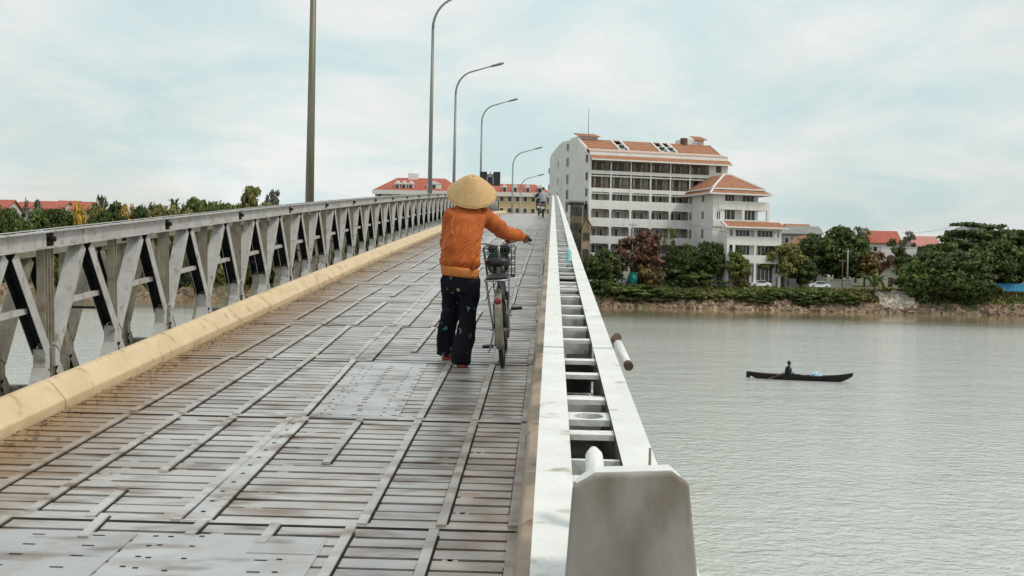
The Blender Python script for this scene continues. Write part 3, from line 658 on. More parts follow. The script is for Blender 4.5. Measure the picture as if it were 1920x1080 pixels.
for x0, x1, z0, z1, y in ((22.6, 23.4, 17.8, 19.3, OW - .02), (24.6, 27.4, 17.7, 19.7, OW + 1.57), (29.3, 31.9, 17.7, 19.7, OW + 1.57), (24.4, 27.2, 21.3, 22.7, OW + 1.55), (29.0, 31.6, 21.3, 22.7, OW + 1.55)):
    mm = MB(); mm.box(x0, x1, y - .03, y + .05, z0, z1); wn = mm.build('window', M_GLASS, hotel); mm = MB(); n_ = max(2, int((x1 - x0) / .7))
    for k in range(n_ + 1): xx = x0 + (x1 - x0) * k / n_; mm.box(xx - .06, xx + .06, y - .07, y - .025, z0, z1)
    mm.build('window_frame', M_TRIM, wn)
def hip(x0, x1, y0, y1, zb, xa, xb, ya, yb, zt, mt, nm='hip_roof'):
    m = MB(); vs = [(x0, y0, zb), (x1, y0, zb), (x1, y1, zb), (x0, y1, zb), (xa, ya, zt), (xb, ya, zt), (xb, yb, zt), (xa, yb, zt)]
    m.add(vs, [(0, 1, 5, 4), (1, 2, 6, 5), (2, 3, 7, 6), (3, 0, 4, 7), (4, 5, 6, 7), (3, 2, 1, 0)]); return m.build(nm, mt, hotel), vs
for args in ((UW - 1.3, UE + 1.6, OW - 1.3, 1.0, 22.95, UW + .1, UE + .2, OW + .1, 1.0, 23.9, M_TILE), (UW - .3, UE + .6, OW - .3, .8, 24.0, 26.6, 28.0, OW + 5.2, -1.0, 27.2, M_TILE)):
    o, vs = hip(*args)
    for a, b in ((0, 4), (1, 5), (2, 6), (4, 5)): m = MB(); m.bar(Vector(vs[a]) + Vector((0, 0, .05)), Vector(vs[b]) + Vector((0, 0, .05)), .3, .3, (0, 1, 0)); m.build('ridge_cap', M_TRIM, o)
    m = MB(); x0, x1, y0, y1, zb = args[:5]
    m.box(x0 - .1, x1 + .1, y0 - .1, y0 + .1, zb - .25, zb + .04); m.box(x0 - .1, x0 + .1, y0 + .1, y1, zb - .25, zb + .04); m.box(x1 - .1, x1 + .1, y0 + .1, y1, zb - .25, zb + .04); m.build('fascia', M_TRIM, o)
# lower front block
OC = -15.0; C0, C1 = 23.6, 35.6
m = MB(); m.box(C0 + .2, C1 - .2, OC + 1.6, OW + .2, 3.8, 16.2); m.box(C0, C1, OC, OC + 1.62, 12.6, 14.35); m.box(C0, C1, OC, OC + 1.62, 9.0, 10.65); m.box(C0, C1, OC, OC + 1.62, 15.6, 16.2)
for x in (C0, 24.9, 29.6, C1 - .5): m.box(x + .003, x + .5, OC + .003, OC + .4, 3.8, 16.0)
m.box(C0 + .01, C0 + .5, OC + .1, OC + 1.62, 3.8, 16.1)
m.build('front_wall', M_WALL, hotel)
slope('skirt_roof', C0 - .6, C1 + .9, OC - 1.0, 16.2, OC + 1.6, 17.4, M_TILE, u0b=C0 - .3, u1b=C1 + .2)
m = MB(); m.box(C0 - .7, C1 + 1.0, OC - 1.12, OC - .98, 15.95, 16.25); m.build('fascia', M_TRIM, hotel); slope('verge', C0 - .85, C0 - .5, OC - 1.1, 16.35, OC + 1.7, 17.6, M_TRIM, .4)
for x0, x1, z0, z1 in ((25.4, 29.2, 14.3, 15.6), (30.2, 34.4, 14.3, 15.6), (25.6, 29.3, 10.6, 12.5), (30.3, 34.3, 10.6, 12.5), (25.5, 29.4, 4.8, 8.6), (30.2, 34.6, 4.8, 8.6)):
    mm = MB(); y = OC + 1.56; mm.box(x0, x1, y - .03, y + .05, z0, z1); wn = mm.build('window', M_GLASS, hotel); mm = MB(); n_ = 5
    for k in range(n_ + 1): xx = x0 + (x1 - x0) * k / n_; mm.box(xx - .06, xx + .06, y - .07, y - .025, z0, z1)
    mm.build('window_frame', M_TRIM, wn)

# ------------------------------------------------------------------ other houses
def house(name, label, px0, px1, py_top, py_eave, Y, wallm, roofm, depth=8, style='gable', group=None, rz=0, wins=3, storeys=1, overhang=.5, fr=None):
    a = P(px0, py_eave, Y); b = P(px1, py_eave, Y); cx = (a.x + b.x) / 2; W = abs(b.x - a.x) / 2; zg = ground(Y) - .1; ze = (a.z + b.z) / 2 - zg; zt = P((px0 + px1) / 2, py_top, Y + depth * (.5 if style != 'front' else 0)).z - zg
    root = empty(name, (cx, Y, zg), (0, 0, rz), label=label, cat='house', group=group); wi = W - overhang
    m = MB(); m.box(-wi, wi, 0, depth, 0, ze)
    if style == 'front': m.extr([(-wi, ze), (wi, ze), (0, zt - .15)], (0, .001, 0), (0, depth, 0), (1, 0, 0))
    elif style == 'gable': m.extr([(0, ze), (depth, ze), (depth / 2, zt - .15)], (-wi, 0, 0), (wi, 0, 0), (0, 1, 0)); 
    if style == 'gable':
        for i, v in enumerate(m.v): m.v[i] = (v[0], v[1], abs(v[2]))
    m.build('wall', wallm, root)
    m = MB(); t = .2; o_ = overhang
    def quad(vs): vs = [Vector(v) for v in vs]; m.add(vs + [v + Vector((0, 0, -t)) for v in vs], [(0, 1, 2, 3), (4, 7, 6, 5), (0, 4, 5, 1), (1, 5, 6, 2), (2, 6, 7, 3), (3, 7, 4, 0)])
    if style == 'gable':
        quad([(-W, -o_, ze), (W, -o_, ze), (W, depth / 2, zt), (-W, depth / 2, zt)]); quad([(-W, depth / 2, zt), (W, depth / 2, zt), (W, depth + o_, ze), (-W, depth + o_, ze)])
    elif style == 'front':
        quad([(-W, -o_, ze), (0, -o_, zt), (0, depth, zt), (-W, depth, ze)]); quad([(0, -o_, zt), (W, -o_, ze), (W, depth, ze), (0, depth, zt)])
    elif style == 'hip':
        i = min(W * .45, depth * .5); vs = [(-W, -o_, ze), (W, -o_, ze), (W, depth + o_, ze), (-W, depth + o_, ze), (-W + i, depth / 2, zt), (W - i, depth / 2, zt)]
        m.add(vs, [(0, 1, 5, 4), (1, 2, 5), (2, 3, 4, 5), (3, 0, 4), (3, 2, 1, 0)])
    else: m.box(-W, W, -o_, depth, ze, ze + .35)
    m.build('roof', roofm, root)
    for st in range(storeys):
        z0 = ze - 1.0 - 3.2 * st
        if z0 < 1.6: break
        for k in range(wins):
            x = -wi + (k + .5) * 2 * wi / wins; mm = MB(); mm.box(x - .55, x + .55, -.05, .02, z0 - 1.3, z0); wn = mm.build('window', M_GLASS, root)
            mm = MB(); mm.box(x - .65, x - .5, -.08, -.045, z0 - 1.4, z0 + .1); mm.box(x + .5, x + .65, -.08, -.045, z0 - 1.4, z0 + .1); mm.box(x - .5, x + .5, -.08, -.045, z0 - .05, z0 + .1); mm.box(x - .5, x + .5, -.09, -.045, z0 - 1.42, z0 - 1.3); mm.build('window_frame', fr or M_TRIM, wn)
    mm = MB(); mm.box(-.5, .5, -.04, .02, 0, 2.1); mm.build('door', M_WOOD, root)
    return root
M_YEL = mat('yellow_render', (.66, .52, .30), (.60, .46, .25), .6, .8); M_GREYW = mat('grey_wall', (.34, .34, .33), (.26, .26, .25), .7, .85); M_CREAM = mat('cream_wall', (.60, .57, .50), (.52, .49, .43), .7, .85)
# yellow building behind the bridge
yb = house('long_building', 'long yellow building with red tiled roof and white dormers behind the bridge', 700, 868, 334, 357, 330, M_YEL, M_TILER, 16, 'hip', wins=9, storeys=6)
a = P(784, 352, 330)
def dormers(root, xs, z, y=-.2, w_=.9):
    for x in xs:
        m = MB(); m.box(x - w_, x + w_, y, y + 4, z - .4, z + 1.3); m.extr([(-w_ - .2, 0), (w_ + .2, 0), (0, 1.0)], (x, y - .1, z + 1.3), (x, y + 4, z + 1.3), (1, 0, 0)); d_ = m.build('dormer', M_TRIM, root)
        m = MB(); m.box(x - .45, x + .45, y - .06, y + .02, z, z + 1.1); m.build('window', M_GLASS, d_)
zc = a.z - (ground(330) - .1); dormers(yb, (-5.8, -4.0, -2.1), zc - .3, .8, .65); dormers(yb, (4.2,), zc - .2, .8, 1.9)
m = MB(); m.box(-12.3, 12.3, -.75, -.3, zc - 1.9, zc - .75); m.build('cornice', M_TRIM, yb); m = MB(); m.box(-3.6, -1.0, 7, 10, zc + 1.5, zc + 4.4); m.tube([(-2.3, 8.5, zc + 4.4), (-2.3, 8.5, zc + 5.1)], [1.5, .5], 8); m.build('roof_turret', M_TRIM, yb)
y2 = house('long_building', 'second yellow building with red roof between the hat and the tall white building', 872, 1040, 345, 362, 345, M_YEL, M_TILER, 16, 'hip', wins=11, storeys=6)
zc = P(950, 357, 345).z - (ground(345) - .1); dormers(y2, (-1.5, 1.5, 5, 8.5), zc - .3, .8, .65); m = MB(); m.box(-13, 13, -.75, -.3, zc - 1.7, zc - .55); m.build('cornice', M_TRIM, y2)
house('house', 'grey roofed house with open upper floor beside the tall white building', 1462, 1545, 424, 438, 300, M_GREYW, M_TILEG, 12, 'gable', wins=4, storeys=2)
house('house', 'far house with bright orange roof peeking above the grey roof', 1476, 1524, 420, 430, 340, M_CREAM, M_TILE, 10, 'gable', wins=2)
house('house', 'low house with orange gabled roof behind the big round tree', 1478, 1556, 440, 472, 276, M_GREYW, M_TILE, 14, 'front', wins=1)
house('house', 'white house with red gabled roof behind the white garden wall', 1628, 1692, 433, 455, 310, M_CREAM, M_TILER, 10, 'gable', wins=3)
house('house', 'house with faded pink roof beside the feathery tree', 1712, 1766, 443, 462, 305, M_CREAM, mat('pink_roof', (.52, .22, .18), (.45, .18, .15), 1, .8), 10, 'gable', wins=2)
house('house', 'tall grey roofed house behind the feathery tree', 1796, 1876, 418, 440, 300, M_GREYW, M_TILEG, 12, 'front', wins=1)
house('house', 'flat roofed white house hidden behind the feathery dark trees', 1862, 1960, 434, 442, 315, M_CREAM, M_TILEG, 10, 'flat', wins=4)
house('hut', 'small hut with sloping red roof beside the banana plants', 1640, 1700, 490, 522, 262, M_CREAM, M_TILER, 6, 'front', wins=1)
for i, (x0, x1, yt, ye, Y, lab) in enumerate(((-30, 14, 374, 392, 290, 'brick red roofed house at the end of the far red roof row'), (22, 56, 378, 390, 300, 'low red roof half hidden by the first dark tree top'), (60, 118, 377, 391, 296, 'red roofed white house behind the tall wispy tree'), (96, 140, 376, 391, 305, 'red roofed white house in the middle of the red roof row'), (128, 168, 378, 393, 294, 'red roofed white house beside the yellow blossom tree'))):
    house('house', lab, x0, x1, yt, ye, Y, M_CREAM, M_TILER, 9, 'gable', wins=2)
# shop house and clutter between the bridge and the tall building
house('house', 'narrow olive stained house wedged between the bridge and the tall white building', 1066, 1096, 374, 380, 246, mat('olive_wall', (.20, .17, .10), (.13, .11, .07), 1, .9, c3=(.05, .045, .04), s3=.6, lo3=.5, hi3=.6), M_TILEG, 9, 'flat', wins=2, storeys=4, fr=M_WOOD)
house('house', 'little shop with orange awning roof under the white truss', 1086, 1112, 405, 428, 243, mat('shop_wall', (.40, .30, .18), (.25, .19, .12), 1, .9), M_TILE, 4, 'front', wins=1, storeys=3, fr=M_WOOD)

# ------------------------------------------------------------------ walls, poles, road side things
def wall(label, px0, px1, py_top, Y, mt=M_CONC, th=.3):
    a = P(px0, py_top, Y); b = P(px1, py_top, Y); zg = ground(Y) - .1; h = (a.z + b.z) / 2 - zg; W = (b.x - a.x); root = empty('garden_wall', (a.x, Y, zg), label=label, cat='wall')
    n_ = max(2, int(W / 3)); 
    for k in range(n_): m = MB(); m.box(W * k / n_ + .12, W * (k + 1) / n_ - .12, .05, th - .05, 0, h - .1); m.build('wall_panel', mt, root)
    for k in range(n_ + 1): m = MB(); x = W * k / n_; m.box(x - .14, x + .14, 0, th, 0, h); m.build('pillar', mt, root)
    m = MB(); m.box(-.15, W + .15, -.04, th + .04, h - .1, h + .05); m.build('coping', mt, root)
wall('long low grey wall in front of the tall white building', 1246, 1372, 521, 251.5)
wall('grey wall right of the white car by the entrance', 1436, 1492, 522, 250.5)
wall('short grey wall beside the second white car', 1556, 1597, 524, 250.5)
wall('white garden wall below the red roofed house', 1655, 1772, 464, 285, M_WALL)
def pole(label, px, py_top, Y, r=.13, mt=None, arms=False, x_off=0):
    t = P(px, py_top, Y); zg = ground(Y) - .1; root = empty('utility_pole', (t.x, Y, zg), label=label, cat='pole'); h = t.z - zg
    m = MB(); m.tube([(0, 0, 0), (0, 0, h)], [r * 1.3, r], 8); smooth_obj(m.build('pole', mt or M_CONC, root))
    m = MB(); m.box(-.7, .7, -.06, .06, h - .5, h - .38); m.build('cross_arm', M_LAMP, root)
    for x in (-.6, 0, .6): m = MB(); m.tube([(x, 0, h - .38), (x, 0, h - .15)], .06, 6); m.build('insulator', M_LAMP, root)
    return t
pole('pale concrete pole in front of the red leaved tree', 1187, 418, 246); pole('pale concrete pole beside the large round dark tree', 1590, 468, 252)
t1 = pole('dark utility pole sticking up from the left bank trees', 322, 372, 250, .2, M_WOOD); t2 = pole('utility pole with wires above the feathery tree', 1815, 416, 296, .15); t3 = pole('wooden post standing by the roadside bushes', 1580, 485, 247, .08, M_WOOD)
def wire(a, b, sag, label):
    m = MB(); a = Vector(a); b = Vector(b); m.tube([a.lerp(b, i / 16) - Vector((0, 0, sag * 4 * (i / 16) * (1 - i / 16))) for i in range(17)], .035, 4); m.build('power_line', mat('wire', (.10, .10, .10)), label=label, cat='wire')
wire(t2 + Vector((-.6, 0, -.15)), P(1690, 436, 302), .8, 'thin power line running from the pole to the red roofed house'); wire(t2 + Vector((.6, 0, -.15)), P(1945, 436, 300), .8, 'thin power line running from the pole over the flat roofed house')
wire(P(1285, 418, 238), P(1400, 440, 238), .3, 'thin cable crossing in front of the white building wing')
# water tanks
for i, (px, lab) in enumerate(((1596, 'round dark water tank on legs beside its twin'), (1617, 'round dark water tank on legs beside its twin'))):
    c = P(px, 437, 300); zg = ground(300) - .1; root = empty('water_tank', (c.x, 300, zg), label=lab, cat='water tank', group='twin water tanks'); h = c.z - zg
    m = MB(); m.lathe([(.3, h - .8), (.95, h - .7), (1.0, h + .3), (.75, h + .6), (.2, h + .75)], 12); smooth_obj(m.build('tank', mat('tank_dull', (.16, .15, .13), (.11, .10, .09), 1), root))
    for an in range(4): m = MB(); x, y = math.cos(an * 1.57 + .7), math.sin(an * 1.57 + .7); m.tube([(x, y, 0), (x, y, h - .75)], .09, 6); m.build('leg', M_CONC, root)
# cars
M_CARW = mat('white_car_paint', (.78, .78, .78), None, 3, .25, coat=.5); M_TYRE = mat('rubber', (.02, .02, .02), None, 3, .8); M_CHROME = mat('dull_metal', (.42, .41, .40), (.3, .29, .28), 9, .35, metal=.8)
def car(label, px, Y, rz):
    c = P(px, 540, Y); root = empty('parked_car', (c.x, Y, 4.262), (0, 0, rz), label=label, cat='car', group=None)
    pr = [(-2.1, .25), (-2.12, .75), (-1.95, .88), (-1.15, .95), (-.55, 1.4), (.75, 1.42), (1.5, .98), (2.0, .9), (2.1, .6), (2.08, .25)]
    m = MB(); rg = []
    for y, k in ((-.82, .0), (-.86, 0), (-.62, 1), (.62, 1), (.86, 0), (.82, 0)):
        rg.append([Vector((x * (1 if k or z < .98 else 1), (y if z < .98 or k else math.copysign(abs(y) - .12, y)), z)) for x, z in pr])
    m.rings([rg[0], rg[1], rg[4], rg[5]][1:3]); o = m.build('body', M_CARW, root); bevel(o, .06, 2)
    for sg in (-1, 1):
        m = MB(); m.add([(-1.0, sg * .868, .96), (1.3, sg * .868, .99), (.7, sg * .80, 1.36), (-.5, sg * .80, 1.36)], [(0, 1, 2, 3)]); m.build('side_window', M_GLASS, root)
        for x in (-1.3, 1.3):
            m = MB(); m.tube([(x, sg * .70, .32), (x, sg * .885, .32)], .32, 14); wh = m.build('wheel', M_TYRE, root); m = MB(); m.tube([(x, sg * .88, .32), (x, sg * .895, .32)], .19, 10); m.build('rim', M_CHROME, wh)
    m = MB(); m.add([(.82, -.7, 1.40), (.82, .7, 1.40), (1.47, .75, 1.02), (1.47, -.75, 1.02)], [(0, 1, 2, 3)]); m.build('windscreen', M_GLASS, root)
    for sg in (-1, 1): m = MB(); m.box(2.06, 2.12, sg * .7 - .15, sg * .7 + .15, .62, .78); m.build('headlight', M_TRIM, root); m = MB(); m.box(-2.14, -2.09, sg * .7 - .12, sg * .7 + .12, .66, .82); m.build('tail_light', mat('tail_red', (.4, .02, .02)), root)
car('white car parked near the building entrance columns', 1425, 247.0, .1); car('white car parked among the roadside bushes', 1536, 247.0, -.05); car('white car under the pale pole beside the teal cover', 1160, 247.0, .2)
o = MB(); o.ell((0, 0, 1.2), 1.1, 1.2, 1.5, 12, 8); o = o.build('covered_stall', mat('teal_tarp', (.02, .30, .28), (.03, .4, .36), 2, .6), loc=(P(1187, 520, 246).x, 246, 4.2), label='teal tarpaulin cover at the foot of the pale pole', cat='tarpaulin'); remesh(o, .15, 2, [(None, .6, .4)])
o = MB(); o.box(-4.2, 4.2, -.02, .02, 0, 1.5); q = P(1893, 546, 241); o = o.build('tarpaulin', mat('blue_tarp', (.012, .10, .36), (.015, .26, .40), .3, .6), loc=(q.x, 241.2, q.z), rot=(R(-14), 0, 0), label='blue tarpaulin strung under the dark right hand trees', cat='tarpaulin')

# ------------------------------------------------------------------ vegetation
def leaf_mat(name, a, b, tr=.10): return mat(name, a, b, .35, .7, island=.6, spec=.2, trans=tr)
LEAF = {'dark': leaf_mat('leaf_dark', (.055, .085, .026), (.10, .12, .034)), 'green': leaf_mat('leaf_green', (.085, .13, .035), (.135, .165, .05)), 'olive': leaf_mat('leaf_olive', (.17, .17, .055), (.23, .205, .075)),
        'red': leaf_mat('leaf_red', (.20, .085, .07), (.14, .09, .05)), 'brown': leaf_mat('leaf_brown', (.20, .13, .05), (.14, .11, .04)), 'yellow': leaf_mat('leaf_yellow', (.60, .36, .06), (.40, .28, .07)), 'lime': leaf_mat('leaf_lime', (.17, .18, .05), (.12, .15, .04)), 'grey': leaf_mat('leaf_grey', (.17, .165, .13), (.13, .13, .09))}
M_BARK = mat('bark', (.12, .095, .07), (.07, .055, .04), 3, .9, bump=.5, bscale=12)
def crown_data(seed, nc=62, per=80, z0=.22, size=.075, flat=1.0, hollow=.12, shape='round'):
    r = np.random.RandomState(seed); V = []; F = []
    k = 0
    while k < nc:
        p = r.uniform(-1, 1, 3); d = np.linalg.norm(p)
        if d > 1 or d < hollow: continue
        if shape == 'tier': p[2] = .5 * p[2] + .5 * ((round((p[2] + 1) * 2.2) / 2.2) - 1) + r.uniform(-.1, .1)
        rad = r.uniform(.20, .36) * (1.1 - .35 * d); c = p * (1 - rad * .75) ; k += 1
        lump = 1 + .25 * math.sin(3 * math.atan2(p[1], p[0]) + seed)
        c[:2] *= min(1.0, lump)
        for j in range(per):
            n = r.normal(size=3); n /= np.linalg.norm(n); q = c + n * rad * r.uniform(.45, 1.05) * np.array([1, 1, .75 * flat])
            nn_ = n + .45 * r.normal(size=3) + np.array([0, 0, .35]); u = np.cross(nn_, r.normal(size=3)); u /= np.linalg.norm(u) + 1e-6; v = np.cross(nn_, u); v /= np.linalg.norm(v) + 1e-6
            s = size * r.uniform(.55, 1.25); zc = z0 + (1 - z0) * (q[2] + 1) / 2; q2 = np.array([q[0], q[1], zc]); zs = (1 - z0) / 2 * 1.6
            b = len(V)
            for a_, b_ in ((-1, -.15), (0, -.6), (1, .1), (.1, .62)): w_ = (u * a_ + v * b_) * s; V.append(tuple(q2 + w_ * np.array([1, 1, zs])))
            F.append((b, b + 1, b + 2, b + 3))
    return V, F
def trunk_data(seed, z1=.75):
    r = random.Random(seed); m = MB(); m.tube([(0, 0, -.02), (.02, .01, z1 * .35), (-.02, .02, z1 * .7), (.03, 0, z1)], [.07, .05, .035, .015], 7)
    for k in range(5):
        an = r.uniform(0, 6.28); z = r.uniform(.22, .5); l_ = r.uniform(.35, .65); m.tube([(0, 0, z), (math.cos(an) * l_ * .5, math.sin(an) * l_ * .5, z + .13), (math.cos(an) * l_, math.sin(an) * l_, z + .28)], [.035, .022, .008], 5)
    return m
CROWN = {}
for nm, args in dict(round=[dict(seed=1), dict(seed=2), dict(seed=3)], bush=[dict(seed=11, z0=-.15, nc=36, per=70, size=.085), dict(seed=12, z0=-.15, nc=36, per=70, size=.085), dict(seed=13, z0=-.2, nc=30, per=70, size=.09)], wispy=[dict(seed=21, nc=20, per=34, size=.075, hollow=.5, z0=.35), dict(seed=22, nc=16, per=30, size=.085, hollow=.5, z0=.45)], tier=[dict(seed=31, shape='tier', flat=.35, nc=80, per=46, size=.06, z0=.3)], big=[dict(seed=41, nc=120, per=90, size=.05, z0=.05), dict(seed=42, nc=110, per=90, size=.052, z0=.08)]).items():
    CROWN[nm] = [MB() for a in args]
    for mb, a in zip(CROWN[nm], args): mb.add(*crown_data(**a))
CME = {}
def crown_mesh(kind, i, leaf):
    key = (kind, i % len(CROWN[kind]), leaf)
    if key not in CME:
        mb = CROWN[kind][key[1]]; me = bpy.data.meshes.new('crown'); me.from_pydata(mb.v, [], mb.f); me.materials.append(LEAF[leaf]); CME[key] = me
    return CME[key]
TRUNKS = [trunk_data(s_).mesh('trunk', M_BARK, True) for s_ in (1, 2, 3)]
vr = random.Random(21); tcount = [0]
def tree(label, px, py_top, wpx, Y, leaf, kind='round', name='tree', cat='tree', group=None, base=None):
    t = P(px, py_top, Y); zg = (ground(Y) if base is None else base) - .15; h = (t.z - zg) * 1.09; r = wpx / 2 * Y / FPX * 1.22; i = tcount[0]; tcount[0] += 1
    root = empty(name, (t.x, Y, zg), (0, 0, vr.uniform(0, 6.28)), label=label, cat=cat, group=group, scale=(r, r * vr.uniform(.85, 1.0), h))
    put('crown', crown_mesh(kind, i, leaf), root)
    tk = put('trunk' if kind != 'bush' else 'stem', TRUNKS[i % 3], root)
    if kind == 'bush': tk.scale = (.6, .6, .7)
    return root
# right bank
tree('dark green tree beside the white truss below the little shop', 1130, 470, 84, 243, 'dark', 'big')
tree('red leaved tree in front of the white balconies', 1200, 434, 92, 247, 'red', 'round')
tree('pale dry bush beside the pale pole', 1168, 462, 46, 244, 'grey', 'wispy')
tree('round brown bush below the red leaved tree', 1217, 484, 56, 245, 'brown', 'bush', 'bush', 'bush')
tree('thin dark tree between the red leaved tree and the grove', 1262, 452, 44, 248, 'dark', 'wispy'); tree('slim palm like tree in front of the balcony corner', 1255, 430, 30, 250, 'olive', 'wispy')
tree('dark dense tree before the building, next to the brown bush', 1290, 462, 80, 247, 'dark', 'big'); tree('dark dense tree before the building, in the middle of the grove', 1335, 456, 86, 248.5, 'dark', 'big')
tree('dark tree at the entrance end of the grove', 1372, 462, 60, 247.5, 'green', 'round'); tree('yellow green tree in front of the dark grove', 1385, 482, 46, 244.5, 'lime', 'round')
tree('dark green hedge bush under the grove', 1300, 500, 120, 246.0, 'dark', 'bush', 'bush', 'bush'); tree('olive bush at the end of the low grey wall', 1388, 515, 36, 244, 'brown', 'bush', 'bush', 'bush')
tree('bushy tree to the right of the building entrance', 1470, 456, 84, 250, 'olive', 'round'); tree('dark tree behind the grey wall and second car', 1503, 486, 66, 252, 'dark', 'big')
tree('large round dark tree behind the concrete pole', 1570, 430, 134, 262, 'dark', 'big'); tree('dark spreading tree beside the large round tree', 1530, 448, 70, 266, 'green', 'round')
tree('reddish dry tree beside the red roofed hut', 1648, 466, 62, 262, 'red', 'wispy'); tree('small dark tree before the white garden wall', 1684, 468, 52, 268, 'dark', 'round'); tree('brown green tree left of the hut roof', 1622, 478, 60, 258, 'brown', 'round')
tree('pale bare topped tree by the red roof', 1700, 436, 36, 292, 'grey', 'wispy'); tree('leafy tree between the two red roofs', 1680, 440, 44, 296, 'dark', 'wispy'); tree('olive tree behind the round water tanks', 1606, 428, 60, 312, 'olive', 'wispy')
tree('huge dark tree overhanging the riverbank rocks', 1775, 462, 170, 243, 'dark', 'big', base=1.6); tree('dark green tree leaning over the water beside the huge tree', 1733, 488, 100, 240, 'green', 'big', base=1.2); tree('broad dark tree behind the blue tarpaulin', 1875, 455, 130, 246, 'dark', 'big')
tree('feathery layered tree rising above the huge dark tree', 1835, 418, 150, 262, 'dark', 'tier'); tree('feathery layered tree behind the blue tarpaulin tree', 1905, 432, 120, 268, 'dark', 'tier'); tree('dark low tree filling the bank under the tarpaulin', 1810, 510, 110, 239.5, 'dark', 'big', base=.8)
tree('far dark tree beyond the edge of the tarpaulin', 1965, 440, 120, 255, 'dark', 'big')
# green bushes on the slope by the water
for i, (px, top_, wd, Y, lf) in enumerate(((1135, 520, 70, 239, 'dark'), (1160, 532, 80, 239.5, 'green'), (1205, 536, 84, 239.5, 'green'), (1250, 540, 80, 239, 'dark'), (1290, 543, 76, 239.2, 'green'), (1325, 549, 50, 239, 'olive'), (1362, 546, 50, 239.5, 'olive'), (1392, 543, 60, 239.6, 'green'), (1430, 546, 64, 239, 'dark'), (1462, 540, 60, 239.6, 'green'), (1500, 538, 70, 239.4, 'green'), (1540, 541, 64, 239, 'green'), (1572, 546, 60, 239.2, 'dark'), (1606, 543, 56, 239.4, 'olive'), (1180, 556, 70, 238, 'dark'), (1230, 558, 70, 238, 'dark'), (1420, 558, 60, 238, 'green'), (1515, 558, 70, 238, 'dark'), (1590, 560, 56, 238, 'dark'), (1342, 556, 44, 238.4, 'lime'))):
    tree({'dark': 'dark green bush', 'green': 'leafy mid green bush', 'olive': 'olive dry leaved bush', 'lime': 'pale lime green bush'}[lf] + ' in the row on the sloping bank above the stones', px, top_, wd, Y, lf, 'bush', 'bush', 'bush', 'bushes on the right bank')
# left bank
lb = random.Random(33)
for i in range(26):
    px = -60 + i * 40 + lb.uniform(-10, 10); 
    if px > 940: break
    topy = 380 + lb.uniform(-6, 26) if px < 400 else 384 + lb.uniform(-6, 24)
    lf = lb.choice(('dark', 'olive', 'olive', 'green')); tree({'dark': 'dark green', 'olive': 'olive leaved', 'green': 'fresh green'}[lf] + ' tree in the long row on the far bank behind the truss', px, topy + (0 if px < 700 else 8), lb.uniform(62, 100), 246 + lb.uniform(-3, 10), lf, lb.choice(('round', 'big', 'big')), group='trees along the left bank')
for i in range(24):
    px = -50 + i * 44 + lb.uniform(-12, 12)
    tree('low green bush at the foot of the left bank trees', px, 452 + lb.uniform(-14, 22), lb.uniform(60, 90), 240 + lb.uniform(-1, 1.5), lb.choice(('dark', 'dark', 'dark', 'olive')), 'bush', 'bush', 'bush', 'bushes on the left bank')
tree('tall wispy grey tree above the red roofs', 62, 362, 34, 284, 'grey', 'wispy'); tree('slim tree with a ragged crown beyond the yellow blossom', 187, 370, 34, 262, 'dark', 'wispy'); tree('yellow blossoming tree before the red roofs', 152, 384, 34, 243, 'yellow', 'round')
tree('small yellow blossoming tree by the utility pole', 238, 386, 40, 244, 'yellow', 'wispy'); tree('dark tree hugging the utility pole', 338, 368, 36, 249, 'dark', 'wispy'); tree('loose crowned tree right of the utility pole', 365, 380, 44, 256, 'olive', 'wispy')
tree('bright green tree in front of the stout lamp post', 470, 360, 66, 258, 'olive', 'round'); tree('airy tree beside the stout lamp post', 520, 360, 46, 262, 'grey', 'wispy'); tree('airy tree just past the stout lamp post', 606, 366, 50, 262, 'olive', 'wispy')
# palms and banana plants
def frond_plant(label, px, py_top, wpx, Y, n_, name, cat, leaf, wide=.18, stem=.5, base=None):
    t = P(px, py_top, Y); zg = (ground(Y) if base is None else base) - .1; h = t.z - zg; r = wpx / 2 * Y / FPX; root = empty(name, (t.x, Y, zg), label=label, cat=cat); hs = h * stem
    m = MB(); m.tube([(0, 0, 0), (.1, 0, hs * .5), (0, .05, hs)], [.22, .17, .13], 8); smooth_obj(m.build('stem', M_BARK, root))
    for k in range(n_):
        an = k * 2.4 + vr.uniform(-.3, .3); up_ = vr.uniform(.35, 1.0); pts = []
        for j in range(7):
            u = j / 6; rr = r * u * (1.15 - .25 * up_); z = hs + (h - hs) * (up_ * (2.2 * u - 1.35 * u * u) - (1 - up_) * .5 * u * u); pts.append(Vector((math.cos(an) * rr, math.sin(an) * rr, z)))
        m = MB(); sd_ = Vector((-math.sin(an), math.cos(an), 0)); vs = []
        for j, p in enumerate(pts): w_ = wide * (math.sin(math.pi * min(1, (j + .6) / 6.6)) + .05); vs += [p - sd_ * w_ + Vector((0, 0, -.3 * w_)), p, p + sd_ * w_ + Vector((0, 0, -.3 * w_))]
        fs = []
        for j in range(6): fs += [(3 * j, 3 * j + 1, 3 * j + 4, 3 * j + 3), (3 * j + 1, 3 * j + 2, 3 * j + 5, 3 * j + 4)]
        m.add(vs, fs); me = bpy.data.meshes.new('leaf'); me.from_pydata([tuple(v) for v in m.v], [], m.f); me.materials.append(LEAF[leaf]); put('leaf', me, root)
frond_plant('banana plant with long pale leaves above the rubble slope', 1640, 505, 70, 240.5, 13, 'banana_plant', 'plant', 'green', .38, .45, base=2.0); frond_plant('smaller banana plant leaning beside the taller one', 1660, 522, 60, 241, 11, 'banana_plant', 'plant', 'lime', .36, .4, base=2.2)
